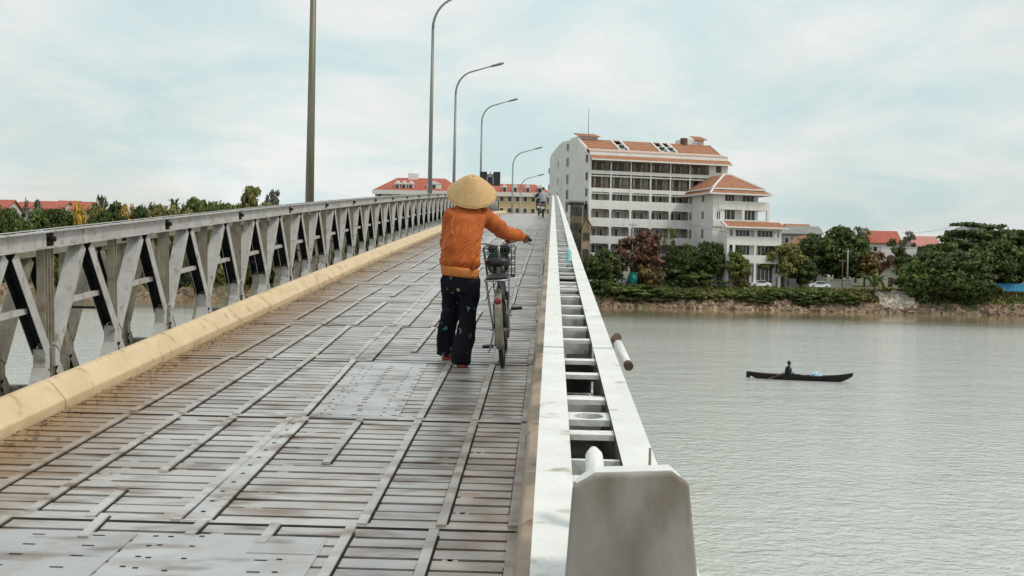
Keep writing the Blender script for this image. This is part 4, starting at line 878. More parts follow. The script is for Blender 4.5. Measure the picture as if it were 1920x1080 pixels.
frond_plant('palm with spiky fronds above the dark grove', 1360, 448, 40, 249, 12, 'palm_tree', 'palm', 'dark', .22, .8); frond_plant('dark palm beside the utility pole on the left bank', 328, 366, 30, 250, 12, 'palm_tree', 'palm', 'dark', .25, .8)
# riprap stones, rubble
def stones(n_, x0, x1, y0, y1, zf, smin, smax, seed):
    r = random.Random(seed); m = MB()
    for k in range(n_):
        x, y = r.uniform(x0, x1), r.uniform(y0, y1); s_ = r.uniform(smin, smax) * r.choice((.6, 1, 1, 1.3)); z = zf(x, y); M = Euler((r.uniform(0, 3), r.uniform(0, 3), r.uniform(0, 3))).to_matrix()
        vs = []
        for sx in (-1, 1):
            for sy in (-1, 1):
                for sz in (-1, 1): vs.append(Vector((x, y, z)) + M @ Vector((sx * s_ * r.uniform(.35, .6), sy * s_ * r.uniform(.35, .6), sz * s_ * r.uniform(.25, .45))))
        m.add(vs, [(0, 1, 3, 2), (4, 6, 7, 5), (0, 4, 5, 1), (2, 3, 7, 6), (0, 2, 6, 4), (1, 5, 7, 3)])
    return m
stone_m = mat('bank_stone', (.30, .215, .15), (.22, .15, .10), .8, .9, island=.45)
rip = stones(3600, -125, 105, 234.6, 238.3, lambda x, y: ground(y) + .05 + .1 * math.sin(x), .5, 1.1, 4); rip.build('riprap', stone_m, kind='stuff', label='brown stones lining the far waterline', cat='stones')
qx0, qx1 = P(1650, 560, 239).x, P(1712, 560, 239).x
stones(420, qx0, qx1, 236.2, 241.5, lambda x, y: ground(y) + .55, .35, .8, 9).build('rubble', mat('pale_rubble', (.60, .52, .45), (.48, .40, .33), 1, .9, island=.4), kind='stuff', label='slope of pale rubble beside the banana plants', cat='rubble')
# ground cover of weeds and grass on the bank slope
def cover(n_, x0, x1, seed, leaf, ya, yb_, nm, lab):
    r = np.random.RandomState(seed); V = []; F = []
    for k in range(n_):
        x = r.uniform(x0, x1); y = r.uniform(ya, yb_); z = ground(y); s_ = r.uniform(.18, .5); u = r.normal(size=3); u /= np.linalg.norm(u); v = np.array([r.normal() * .4, r.normal() * .4, 1.]); v /= np.linalg.norm(v); b = len(V); c = np.array([x, y, z + s_ * .7])
        for a_, b_ in ((-1, -.5), (.2, -.9), (1, .3), (-.1, 1)): V.append(tuple(c + u * a_ * s_ * .7 + v * b_ * s_))
        F.append((b, b + 1, b + 2, b + 3))
    me = bpy.data.meshes.new(nm); me.from_pydata(V, [], F); me.materials.append(LEAF[leaf]); put(nm, me, kind='stuff', label=lab, cat='grass')
cover(15000, -125, 110, 5, 'olive', 238.0, 244.0, 'grass', 'dry olive grass and weeds covering the bank slope'); cover(7000, -125, 110, 6, 'green', 238.6, 243.6, 'weeds', 'green weeds scattered over the bank slope')

# ------------------------------------------------------------------ people, bicycle, boat, motorbikes
M_SKIN = mat('skin', (.42, .22, .14), (.36, .18, .11), 30, .55)
M_HAIR = mat('hair', (.012, .010, .010), None, 3, .5)
def loft(m, pts, n=14, rot=None):
    """closed limb: pts = (x, y, z, rx, ry)"""
    P_ = [Vector(p[:3]) for p in pts]; rg = []
    for i, p in enumerate(P_):
        d = (P_[min(i + 1, len(P_) - 1)] - P_[max(i - 1, 0)]).normalized(); a = Vector((1, 0, 0)); a = (a - d * a.dot(d))
        if a.length < .3: a = Vector((0, 1, 0)); a = a - d * a.dot(d)
        a.normalize(); b = d.cross(a); rx, ry = pts[i][3], pts[i][4] if len(pts[i]) > 4 else pts[i][3]
        rg.append([p + a * math.cos(2 * math.pi * j / n) * rx + b * math.sin(2 * math.pi * j / n) * ry for j in range(n)])
    e0 = P_[0] + (P_[0] - P_[1]).normalized() * min(pts[0][3], .03) * .6; e1 = P_[-1] + (P_[-1] - P_[-2]).normalized() * min(pts[-1][3], .03) * .6
    rg = [[e0 + (q - P_[0]) * .5 for q in rg[0]]] + rg + [[e1 + (q - P_[-1]) * .5 for q in rg[-1]]]
    m.rings(rg)
def hand(m, w_, dirv, up_, curl=1.0, s=1.0, side=1):
    """palm and five fingers closed round a bar; w_: wrist, dirv: along the palm, up_: back of the hand"""
    d = Vector(dirv).normalized(); u = Vector(up_); u = (u - d * u.dot(d)).normalized(); sd_ = d.cross(u) * side
    k = Vector(w_) + d * .085 * s
    loft(m, [(*Vector(w_), .026 * s, .02 * s), (*(Vector(w_) + d * .04 * s), .036 * s, .016 * s), (*k, .038 * s, .014 * s)], 10)
    for i, (o_, ln) in enumerate(((-.03, .06), (-.01, .072), (.011, .067), (.03, .052))):
        p = k + sd_ * o_ * s; pts = [p - d * .01 * s]; ang = 0
        for f_ in (.45, .32, .23):
            ang += curl * .85; pts.append(pts[-1] + (d * math.cos(ang) - u * math.sin(ang)) * ln * f_ * s * 1.25)
        loft(m, [(*q, (.0095 - .0012 * j) * s) for j, q in enumerate(pts)], 8)
    p = Vector(w_) + d * .03 * s - sd_ * .03 * s; loft(m, [(*p, .012 * s), (*(p + d * .03 * s - sd_ * .018 * s - u * .012 * s), .011 * s), (*(p + d * .05 * s - sd_ * .01 * s - u * .035 * s), .009 * s)], 8)
# ---- bicycle
BX, BS = -.40, 10.58
bz = deck(BS); pit = math.atan((deck(BS + 1) - deck(BS)) / 1.0)
bike = empty('bicycle', (BX, BS, bz), label='old dark city bicycle with rear rack and wire basket pushed up the bridge', cat='bicycle')
bike.rotation_euler = (Matrix.Rotation(pit, 3, 'X') @ Matrix.Rotation(R(1.0), 3, 'Z') @ Matrix.Rotation(R(-4.5), 3, 'Y')).to_euler()
bpy.context.view_layer.update()
BM = Matrix.Translation((BX, BS, bz)) @ bike.rotation_euler.to_matrix().to_4x4()
M_FRAME = mat('bike_frame', (.03, .035, .04), (.05, .05, .05), 8, .4); M_SEAT = mat('saddle_black', (.018, .018, .018), None, 3, .45); M_TAN = mat('worn_mudguard', (.34, .31, .26), (.20, .17, .12), 12, .45, metal=.4)
WR = .325
for nm, y in (('rear', 0), ('front', 1.06)):
    we = empty('wheel', (0, y, WR), parent=bike)
    m = MB(); m.torus((0, 0, 0), WR - .02, .02, 36, 8); smooth_obj(m.build('tyre', M_TYRE, we)); m = MB(); m.torus((0, 0, 0), WR - .045, .011, 36, 6); smooth_obj(m.build('rim', M_CHROME, we))
    m = MB()
    for k in range(28):
        a_ = 2 * math.pi * k / 28; m.tube([(.02 * (1 if k % 2 else -1), .02 * math.cos(a_ + .8), .02 * math.sin(a_ + .8)), (0, (WR - .05) * math.cos(a_), (WR - .05) * math.sin(a_))], .0016, 4, False)
    m.build('spokes', M_CHROME, we); m = MB(); m.tube([(-.055, 0, 0), (.055, 0, 0)], .02, 10); m.tube([(-.085, 0, 0), (.085, 0, 0)], .007, 8); m.build('hub', M_CHROME, we)
    m = MB(); vs = []; fs = []; a0, a1 = (R(-5), R(200)) if nm == 'rear' else (R(20), R(175)); ns = 18
    for i in range(ns + 1):
        t = a0 + (a1 - a0) * i / ns
        for j, (hx, dr) in enumerate(((-.034, .004), (-.028, .022), (0, .030), (.028, .022), (.034, .004))): rr = WR + dr + .004; vs.append((hx, rr * math.cos(t), rr * math.sin(t)))
    for i in range(ns):
        for j in range(4): fs.append((5 * i + j, 5 * i + j + 1, 5 * i + 6 + j, 5 * i + 5 + j))
    m.add(vs, fs); o = m.build('mudguard', M_TAN if nm == 'rear' else M_FRAME, bike, loc=(0, y, WR)); smooth_obj(o); sm = o.modifiers.new('thick', 'SOLIDIFY'); sm.thickness = .003
m = MB(); bb = (0, .46, .29); ht0, ht1 = (0, .93, .62), (0, .87, .86); st = (0, .28, .80)
m.tube([bb, st], .017, 10); m.tube([ht0, (0, .7, .42), bb], .019, 10); m.tube([(0, .905, .74), (0, .62, .56), (0, .36, .60)], .014, 8); m.tube([ht0, ht1], .02, 10)
for sx in (-.05, .05): m.tube([bb, (sx, .2, .31), (sx, 0, WR)], .010, 8); m.tube([(0, .30, .72), (sx, .15, .53), (sx, 0, WR)], .009, 8)
smooth_obj(m.build('frame', M_FRAME, bike))
m = MB()
for sx in (-.05, .05): m.tube([(0, .94, .60), (sx, .955, .56), (sx, 1.02, .40), (sx, 1.06, WR)], .011, 8)
smooth_obj(m.build('fork', M_FRAME, bike))
m = MB(); m.tube([(0, .28, .78), (0, .265, .87)], .013, 8); m.build('seat_post', M_CHROME, bike)
m = MB(); rg = []
for y, wx, zt, zb2 in ((.10, .05, .935, .875), (.13, .10, .945, .86), (.20, .112, .94, .86), (.27, .075, .93, .875), (.34, .035, .925, .885), (.385, .022, .92, .89)):
    c_ = (zt + zb2) / 2; rg.append([Vector((wx * math.cos(t), y, c_ + (zt - zb2) / 2 * math.sin(t))) for t in [2 * math.pi * j / 14 for j in range(14)]])
m.rings(rg); smooth_obj(m.build('saddle', M_SEAT, bike))
m = MB()
for sx in (-.05, .05): m.tube([(sx, .12, .865), (sx, .17, .83), (sx, .3, .855)], .006, 6)
m.build('saddle_spring', M_CHROME, bike)
rk = MB(); rk.tube([(-.10, .22, .77), (-.105, -.12, .77), (-.085, -.19, .77), (0, -.205, .77), (.085, -.19, .77), (.105, -.12, .77), (.10, .22, .77)], .008, 8)
for y in (-.12, .0, .12): rk.tube([(-.103, y, .77), (.103, y, .77)], .005, 6)
for x in (-.035, .035): rk.tube([(x, -.2, .772), (x, .22, .772)], .005, 6)
for sx in (-1, 1): rk.tube([(sx * .10, -.1, .77), (sx * .09, -.04, .6), (sx * .06, 0, WR)], .006, 6); rk.tube([(sx * .10, .08, .77), (sx * .06, 0, WR)], .006, 6)
smooth_obj(rk.build('rear_rack', M_CHROME, bike))
m = MB(); m.box(-.09, .09, -.17, .2, .779, .80); bevel(m.build('rack_pad', M_SEAT, bike), .009, 2)
m = MB(); m.ell((0, -.245, .60), .035, .018, .025, 10, 6); smooth_obj(m.build('reflector', mat('reflector_red', (.25, .02, .015), None, 3, .2), bike))
hb = MB(); hb.tube([(0, .865, .86), (0, .85, 1.0)], .012, 8); hb.tube([(-.30, .70, 1.05), (-.27, .76, 1.055), (-.2, .85, 1.05), (-.08, .87, 1.02), (0, .85, 1.0), (.08, .87, 1.02), (.2, .85, 1.05), (.27, .76, 1.055), (.30, .70, 1.05)], .0115, 10); smooth_obj(hb.build('handlebar', M_CHROME, bike))
for sx in (-1, 1):
    m = MB(); m.tube([(sx * .30, .69, 1.049), (sx * .272, .785, 1.056)], .017, 10); smooth_obj(m.build('grip', M_SEAT, bike)); m = MB(); m.tube([(sx * .26, .80, 1.05), (sx * .275, .76, 1.02), (sx * .315, .69, 1.005)], .006, 6); m.build('brake_lever', M_CHROME, bike)
m = MB(); m.ell((.09, .86, 1.05), .03, .03, .022, 10, 6); smooth_obj(m.build('bell', M_SEAT, bike))
# basket
m = MB(); bx, by0, by1, bz0, bz1 = .15, .97, 1.25, .70, .98
def ring(z, k=1.0): m.tube([(-bx * k, by0, z), (bx * k, by0, z), (bx * k, by1, z), (-bx * k, by1, z), (-bx * k, by0, z)], .0045, 6)
for i in range(6): ring(bz0 + (bz1 - bz0) * i / 5, .86 + .14 * i / 5)
for k in range(9):
    u = -1 + 2 * k / 8
    for y in (by0, by1): m.tube([(u * bx * .86, y, bz0), (u * bx, y, bz1)], .003, 5)
for k in range(7):
    y = by0 + (by1 - by0) * k / 6
    for sx in (-1, 1): m.tube([(sx * bx * .86, y, bz0), (sx * bx, y, bz1)], .003, 5)
    m.tube([(-bx * .86, y, bz0), (bx * .86, y, bz0)], .003, 5)
m.build('basket', M_FRAME, bike); m = MB(); m.tube([(0, .9, .80), (0, .98, .76)], .01, 6); m.tube([(-.08, 1.0, .70), (-.05, 1.06, .33)], .006, 6); m.tube([(.08, 1.0, .70), (.05, 1.06, .33)], .006, 6); m.build('basket_bracket', M_FRAME, bike)
m = MB(); m.tube([(.03, .46, .29), (-.03, .46, .29)], .03, 12); m.lathe([(.09, -.004), (.09, .004)], 24, (.055, .46, .29), Matrix.Rotation(R(90), 3, 'Y')); m.tube([(.05, .46, .29), (.075, .44, .46)], .010, 8); m.tube([(-.05, .46, .29), (-.075, .48, .125)], .010, 8); m.build('crank', M_CHROME, bike)
for sx, y, z in ((-1, .48, .125), (1, .44, .46)): m = MB(); m.box(sx * .09 - (.0 if sx > 0 else .10), sx * .09 + (.10 if sx > 0 else 0), y - .04, y + .04, z - .013, z + .013); bevel(m.build('pedal', M_SEAT, bike), .005, 1)
m = MB(); m.box(.052, .07, .0, .5, .25, .40); bevel(m.build('chain_guard', M_FRAME, bike), .01, 2)
m = MB(); m.tube([(-.06, .02, .31), (-.10, .02, .17), (-.11, -.16, .16)], .009, 8); m.build('kickstand', M_CHROME, bike)
bo = MB(); bo.ell((-.02, 1.11, .83), .115, .11, .12, 14, 10); bo.ell((.05, 1.08, .95), .05, .05, .06, 10, 8); bo.ell((-.06, 1.12, .96), .05, .05, .05, 10, 8)
o = bo.build('shopping_bag', mat('dark_green_bag', (.004, .012, .010), (.006, .035, .022), 14, .6, spec=.2, bump=.6, bscale=40), label='dark green shopping bag sitting in the bicycle basket', cat='bag'); o.matrix_world = BM; remesh(o, .012, 3, [(None, .05, .03)])
# ---- woman in orange jacket
WX, WS = P(866, 690, 10.59).x, 10.59; WZ = deck(WS)
wo = empty('person', (WX, WS, WZ), label='person in conical straw hat, orange jacket and dark flowered trousers pushing a bicycle', cat='person')
def wl(p): return Vector(p) - Vector((WX, WS, WZ))
def at(px, py, dy): q = P(px, py, WS + dy); return q - Vector((WX, WS, WZ))
lhand = wl(BM @ Vector((-.29, .72, 1.07))); rhand = wl(BM @ Vector((.29, .715, 1.07)))
shR = at(905, 403, .14); shL = at(848, 403, .06); hipc = at(863, 512, .02); neck = at(880, 392, .13)
elR = at(947, 437, .47); elL = at(836, 455, .20)
footR = Vector((0, 0, .0)); footL = Vector((at(838, 676, .42).x, .42, deck(WS + .42) - WZ))
hR = hipc + Vector((.085, 0, -.02)); hL = hipc + Vector((-.085, 0, -.02)); kR = Vector((.045, .06, .45)); kL = Vector((hL.x + .0, .22, .47))
m = MB()   # body
loft(m, [(*(hipc + Vector((0, 0, -.08))), .13, .10), (*hipc, .15, .11), (*(hipc.lerp(neck, .35)), .125, .09), (*(hipc.lerp(neck, .7)), .15, .10), (*(hipc.lerp(neck, .93)), .12, .07), (*neck, .05, .05), (*(neck + Vector((.01, .03, .07))), .048, .048)], 18)
hd = at(886, 368, .21); m.ell(hd, .075, .092, .108, 18, 14); m.ell(hd + Vector((.0, .09, -.015)), .014, .022, .02, 8, 6); m.ell(hd + Vector((.075, .0, -.01)), .012, .02, .03, 8, 6); m.ell(hd + Vector((-.075, .0, -.01)), .012, .02, .03, 8, 6); m.ell(hd + Vector((0, .075, -.06)), .03, .02, .012, 8, 6)
for a_, b_, c_ in ((shR, elR, rhand), (shL, elL, lhand)):
    w_ = c_ + (b_ - c_).normalized() * .075; loft(m, [(*a_, .045), (*a_.lerp(b_, .5), .042), (*b_, .036), (*b_.lerp(w_, .5), .032), (*w_, .024)], 12)
hand(m, rhand + (elR - rhand).normalized() * .085 + Vector((0, 0, .018)), (rhand - elR) + Vector((-.10, 0, -.02)), (0, .1, 1), 1.15, 1.0, 1); hand(m, lhand + (elL - lhand).normalized() * .085 + Vector((0, 0, .018)), (lhand - elL), (0, .1, 1), 1.15, 1.0, -1)
for h_, k_, f_ in ((hR, kR, footR), (hL, kL, footL)):
    an = f_ + Vector((0, -.05, .08)); loft(m, [(*h_, .075), (*h_.lerp(k_, .5), .065), (*k_, .05), (*k_.lerp(an, .4), .045), (*an, .03)], 12)
    loft(m, [(*(f_ + Vector((0, -.07, .05))), .03, .03), (*(f_ + Vector((0, .0, .045))), .036, .03), (*(f_ + Vector((.005, .09, .032))), .042, .018), (*(f_ + Vector((.008, .15, .026))), .036, .012)], 12)
    for t_, (ox, ln) in enumerate(((-.028, .03), (-.013, .03), (.001, .028), (.015, .025), (.028, .02))): p = f_ + Vector((ox, .15, .022)); loft(m, [(*p, .009), (*(p + Vector((0, ln, -.004))), .008)], 6)
remesh(m.build('body', M_SKIN, wo), .006, 3)
hr = MB(); hr.ell(hd + Vector((0, -.012, .02)), .083, .095, .10, 16, 12); hr.ell(hd + Vector((-.0, -.085, -.055)), .045, .035, .05, 12, 8); remesh(hr.build('hair', M_HAIR, wo), .01, 2)
# jacket
M_JACK = mat('orange_jacket', (.50, .125, .022), (.40, .085, .016), 9, .7, spec=.3, bump=.2, bscale=120); M_RIB = mat('ribbed_hem', (.58, .20, .035), (.50, .155, .03), 14, .7)
jx = MB(); up_ = neck - hipc
hem = at(862, 505, .02)
loft(jx, [(*at(862, 503, .02), .145, .12), (*at(862, 493, .02), .170, .145), (*at(865, 470, .03), .172, .150), (*at(868, 445, .05), .168, .145), (*at(872, 422, .08), .172, .138), (*at(876, 405, .11), .170, .122), (*at(879, 394, .13), .125, .098), (*at(882, 386, .15), .075, .075)], 26)
for a_, b_, c_, ww in ((shR, elR, rhand, 1.0), (shL, elL, lhand, .92)):
    w_ = c_ + (b_ - c_).normalized() * .09
    loft(jx, [(*(a_ + (a_ - b_).normalized() * .04), .062 * ww), (*a_, .080 * ww), (*a_.lerp(b_, .45), .076 * ww), (*b_, .068 * ww), (*b_.lerp(w_, .55), .060 * ww), (*b_.lerp(w_, .92), .05), (*w_, .036)], 16)
# soft diagonal folds
for k, (p0, p1, p2, r_) in enumerate((((842, 498), (860, 470), (892, 425), .02), ((858, 500), (872, 476), (898, 445), .018), ((874, 504), (884, 484), (899, 462), .016), ((838, 480), (852, 455), (880, 418), .016), ((845, 440), (846, 420), (852, 402), .018), ((888, 506), (893, 490), (900, 474), .014))):
    loft(jx, [(*at(*p0, -.085), r_ * .7), (*at(*p1, -.095), r_), (*at(*p2, -.05 + .0), r_ * .5)], 8)
o = remesh(jx.build('jacket', M_JACK, wo), .008, 5)
zh, zs = at(862, 505, .02).z, shR.z
def jfold(p, n_):
    q = Vector((p.x * 5, p.y * 5, p.z * 5)); w1 = mnoise.noise(q * 1.3) * 1.6 + mnoise.noise(q * 2.9) * .6
    on_arm = p.x > .235 or p.y > .24; t = max(0., min(1., (p.z - zh) / (zs - zh)))
    if on_arm:
        d_ = (Vector(p) - shR).dot((rhand - shR).normalized()); c_ = d_ + .35 * p.z; return .0075 * math.sin(c_ * 62 + w1 * 1.6) * (.5 + .5 * mnoise.noise(q * 2)) + .010 * mnoise.noise(q * 1.6)
    c_ = p.x * .80 - p.z * .58 + .25 * p.y; f_ = math.sin(c_ * 92 + w1 * 2.1); f_ = (1 - abs(f_)) * 1.6 - .8
    amp = .012 * (1 - .75 * t) * (.55 + .6 * abs(mnoise.noise(q * .8 + Vector((3, 1, 7))))); edge = .012 * math.exp(-((p.z - zh - .05) / .05) ** 2)
    return amp * f_ + edge + .012 * mnoise.noise(q * 1.1)
bake(o, jfold)
rb = MB(); 
def band(c0, c1, r0, r1, n=26):
    rg = []
    for i in range(4):
        t = i / 3; c_ = Vector(c0).lerp(Vector(c1), t); k = 1 + .03 * math.sin(math.pi * t); rg.append([c_ + Vector((math.cos(2 * math.pi * j / n) * (r0[0] + (r1[0] - r0[0]) * t) * k, math.sin(2 * math.pi * j / n) * (r0[1] + (r1[1] - r0[1]) * t) * k, 0)) for j in range(n)])
    rb.rings(rg)
band(at(862, 520, .02), at(862, 502, .02), (.155, .132), (.166, .143)); 
for i, v in enumerate(rb.v): rb.v[i] = (v[0], v[1], v[2] - .10 * v[0])
smooth_obj(rb.build('hem_band', M_RIB, wo))
cf = MB(); w_ = rhand + (elR - rhand).normalized() * .085; loft(cf, [(*(w_ + (elR - w_).normalized() * .03), .047), (*w_, .04), (*(w_ - (elR - w_).normalized() * .012), .034)], 14); smooth_obj(cf.build('cuff', M_RIB, wo))
# trousers
mt = bpy.data.materials.new('flowered_trousers'); mt.use_nodes = True; n = mt.node_tree.nodes; l = mt.node_tree.links; b = n['Principled BSDF']; b.inputs['Roughness'].default_value = .8; b.inputs['Specular IOR Level'].default_value = .1
tcx = n.new('ShaderNodeTexCoord'); vo = n.new('ShaderNodeTexVoronoi'); vo.inputs['Scale'].default_value = 12; l.new(tcx.outputs['Object'], vo.inputs['Vector'])
nz = n.new('ShaderNodeTexNoise'); nz.inputs['Scale'].default_value = 38; l.new(tcx.outputs['Object'], nz.inputs['Vector'])
ad = n.new('ShaderNodeMath'); ad.operation = 'MULTIPLY_ADD'; l.new(nz.outputs[0], ad.inputs[0]); ad.inputs[1].default_value = 1.3; l.new(vo.outputs['Distance'], ad.inputs[2])
rp2 = n.new('ShaderNodeValToRGB'); rp2.color_ramp.elements[0].position = .74; rp2.color_ramp.elements[1].position = .80; rp2.color_ramp.elements[0].color = (1, 1, 1, 1); rp2.color_ramp.elements[1].color = (0, 0, 0, 1); l.new(ad.outputs[0], rp2.inputs[0])
hs = n.new('ShaderNodeHueSaturation'); hs.inputs['Saturation'].default_value = .7; hs.inputs['Value'].default_value = .30; l.new(vo.outputs['Color'], hs.inputs['Color'])
mxn = n.new('ShaderNodeMix'); mxn.data_type = 'RGBA'; l.new(rp2.outputs[0], mxn.inputs[0]); mxn.inputs[6].default_value = (.008, .009, .014, 1); l.new(hs.outputs[0], mxn.inputs[7]); l.new(mxn.outputs[2], b.inputs['Base Color'])
tr_ = MB(); loft(tr_, [(*(hipc + Vector((0, 0, .02))), .142, .118), (*(hipc + Vector((0, .01, -.08))), .155, .13), (*(hipc + Vector((0, .01, -.17))), .148, .12)], 22)
loft(tr_, [(*(hR + Vector((-.01, 0, -.04))), .09, .105), (*hR.lerp(kR, .5), .088, .098), (*kR, .078, .09), (kR.x * .5 - .0, .01, .24, .086, .095), (.0, -.03, .10, .088, .10), (.0, -.035, .03, .09, .10)], 18)
loft(tr_, [(*(hL + Vector((.01, 0, -.04))), .09, .105), (*hL.lerp(kL, .5), .088, .098), (*kL, .078, .09), (footL.x - .0, .34, .28, .082, .09), (footL.x - .01, .36, footL.z + .12, .08, .09), (footL.x - .01, .365, footL.z + .05, .082, .092)], 18)
o = remesh(tr_.build('trousers', mt, wo), .009, 5)
def tfold(p, n_):
    q = Vector((p.x * 16, p.y * 16, p.z * 3.2)); return .016 * mnoise.noise(q) + .007 * mnoise.noise(Vector((p.x * 30, p.y * 30, p.z * 11)))
bake(o, tfold)
sdl = mat('red_sandal', (.45, .04, .025), None, 3, .5)
for f_ in (footR, footL):
    m = MB(); rg = []
    for y, w2 in ((-.10, .028), (-.06, .042), (.02, .042), (.11, .052), (.17, .042), (.20, .02)): rg.append([f_ + Vector((s_ * w2, y, z + max(0, y) * .0)) for s_, z in ((-1, .0), (1, .0), (1, .02), (-1, .02))])
    m.rings(rg); smooth_obj(bevel(m.build('sandal', sdl, wo), .006, 2)); m = MB(); m.tube([f_ + Vector((-.045, .08, .02)), f_ + Vector((-.02, .09, .06)), f_ + Vector((.02, .09, .06)), f_ + Vector((.045, .08, .02))], .008, 6); m.build('strap', sdl, wo)
# hat
M_HAT = mat('straw_hat', (.70, .46, .21), (.62, .39, .17), 25, .6, bump=.15, bscale=150, trans=.15)
ca = at(886, 330, .16); cb = at(884, 372, .20)
HR, HH = .217, .20; tilt = Matrix.Rotation(R(-27), 3, 'X') @ Matrix.Rotation(R(5), 3, 'Y'); tilt = Matrix.Rotation(R(5), 3, 'Y') @ Matrix.Rotation(R(39), 3, 'X')
m = MB(); pr = []
for i in range(17):
    u = i / 16; r_ = max(.004, HR * u); z = HH * (1 - u) + .018 * math.sin(math.pi * u) - .03 * max(0, 1 - u * 6) ** 2 ; pr.append((r_, z + (.004 if i % 2 else 0)))
inner = [(r_ * .985 if r_ > .01 else .003, z - .006) for r_, z in reversed(pr)]
hc = at(884.5, 363, .14)
m.lathe(pr + inner, 40, hc, tilt, caps=False); hat = m.build('hat', M_HAT, wo); smooth_obj(hat)
m = MB(); nr = 40; c_ = hc; m.tube([c_ + tilt @ Vector((HR * math.cos(2 * math.pi * j / nr), HR * math.sin(2 * math.pi * j / nr), 0)) for j in range(nr + 1)], .004, 6); smooth_obj(m.build('brim', M_HAT, hat))

# ---- rowing boat
A = P(1402, 708, 81.0); B = P(1599, 716, 79.3); A.z = B.z = 0; ctr = (A + B) / 2; ln = (B - A).length; rz = math.atan2(B.y - A.y, B.x - A.x)
boat = empty('rowing_boat', (ctr.x, ctr.y, 0), (0, 0, rz), label='long narrow dark wooden boat with upturned bow on the river', cat='boat')
M_HULL = mat('dark_hull', (.014, .014, .018), (.028, .022, .018), 2, .7, spec=.15); M_HULLIN = mat('boat_inside', (.16, .09, .045), (.09, .05, .03), 3, .8)
rg = []; rin = []; nst = 22; hl = ln / 2
for i in range(nst + 1):
    u = -1 + 2 * i / nst; x = u * hl; k = max(.03, (1 - abs(u) ** 2.3)) ; wd = .50 * k; sh = .32 + .30 * max(0, u) ** 3 + .13 * max(0, -u) ** 4; kl = -.12 + (.52 if u > 0 else .36) * abs(u) ** (5.5 if u > 0 else 6)
    rg.append([Vector((x, y * wd, kl + (sh - kl) * z)) for y, z in ((-1, 1), (-.95, .6), (-.7, .2), (-.3, 0), (.3, 0), (.7, .2), (.95, .6), (1, 1), (.88, 1), (.82, .62), (.58, .3), (.25, .13), (-.25, .13), (-.58, .3), (-.82, .62), (-.88, 1))])
m = MB(); m.rings(rg)
for fi, f in enumerate(m.f):
    if len(f) == 4 and min(v % 16 for v in f) >= 8 and max(v % 16 for v in f) <= 15: m.mi[fi] = 1
m.build('hull', [M_HULL, M_HULLIN], boat)
for x in (-2.0, -.6, 1.1): m = MB(); wd = .46 * (1 - abs(x / hl) ** 2.3); m.box(x - .1, x + .1, -wd, wd, .17, .20); m.build('thwart', M_HULLIN, boat)
m = MB(); m.box(hl - 1.7, hl - .55, -.16, .16, .27, .30); m.build('bow_deck', M_HULL, boat)
m = MB(); m.box(-hl - .1, -hl + .16, -.05, .05, .02, .42); bevel(m.build('stern_post', M_HULL, boat), .02, 1)
m = MB(); m.ell((0, 0, 0), .42, .3, .24, 12, 8); o = m.build('cargo_bundle', mat('sky_blue_sheet', (.20, .45, .58), (.55, .62, .66), 5, .6), loc=(ctr.x + math.cos(rz) * 1.05, ctr.y + math.sin(rz) * 1.05, .35), label='pale blue plastic bundle lying in the boat', cat='bundle'); remesh(o, .03, 2, [(None, .2, .15)])
M_NAVY = mat('dark_clothes', (.018, .02, .028), (.03, .03, .035), 9, .8, spec=.1); M_VEST = mat('olive_shirt', (.10, .10, .06), None, 3, .8)
rx = -.75; ro = empty('person', (ctr.x + math.cos(rz) * rx, ctr.y + math.sin(rz) * rx, .20), (0, 0, rz), label='person in dark clothes sitting in the boat and paddling', cat='person', scale=(1.35, 1.35, 1.3))
def seated(root, cloth, legs, hx=.28, arm=((.30, -.22, .20), (.30, .22, .18)), lean=.04, helmet=None, seat_drop=0., bk=1.0):
    m = MB(); loft(m, [(0, 0, .02, .13 * bk, .15), (.0, 0, .18, .12 * bk, .15), (lean, 0, .36, .12 * bk, .17), (lean * 1.3, 0, .47, .09 * bk, .16), (lean * 1.5, 0, .53, .045, .05), (lean * 2, 0, .58, .04, .045)], 14)
    m.ell((lean * 2.2, 0, .67), .085, .07, .105, 14, 10); m.ell((lean * 2.2 + .085, 0, .655), .02, .013, .02, 8, 6)
    for sy, h_ in ((-1, arm[0]), (1, arm[1])):
        e = Vector((lean + .05, sy * .25, .24)); loft(m, [(lean, sy * .15, .45, .05 * bk), (*e, .045 * bk), (*h_, .03)], 10); hand(m, h_, Vector(h_) - e, (0, 0, 1), 1.1, .9, sy)
        k_ = Vector((hx, sy * .13, .12)); f_ = Vector((hx + .08 - seat_drop * .15, sy * .12, -.12 - seat_drop)); loft(m, [(.02, sy * .09, .06, .075), (*k_, .06), (*f_, .042)], 10); loft(m, [(*f_, .04), (*(f_ + Vector((.14, 0, -.03))), .03)], 8)
    o = m.build('body', cloth, root); remesh(o, .014, 2)
    m = MB(); m.ell((lean * 2.2 - .01, 0, .70), .09, .078, .095, 12, 9); o2 = m.build('hair' if not helmet else 'helmet', helmet or M_HAIR, root); smooth_obj(o2)
seated(ro, M_NAVY, M_NAVY, arm=((-.22, -.30, .18), (.16, .26, .20)), bk=1.35, lean=.02); m = MB(); m.tube([(.10, -.14, .42), (.02, 0, .50), (.10, .14, .42)], .035, 8); m.build('collar', mat('pale_scarf', (.45, .42, .22)), ro)
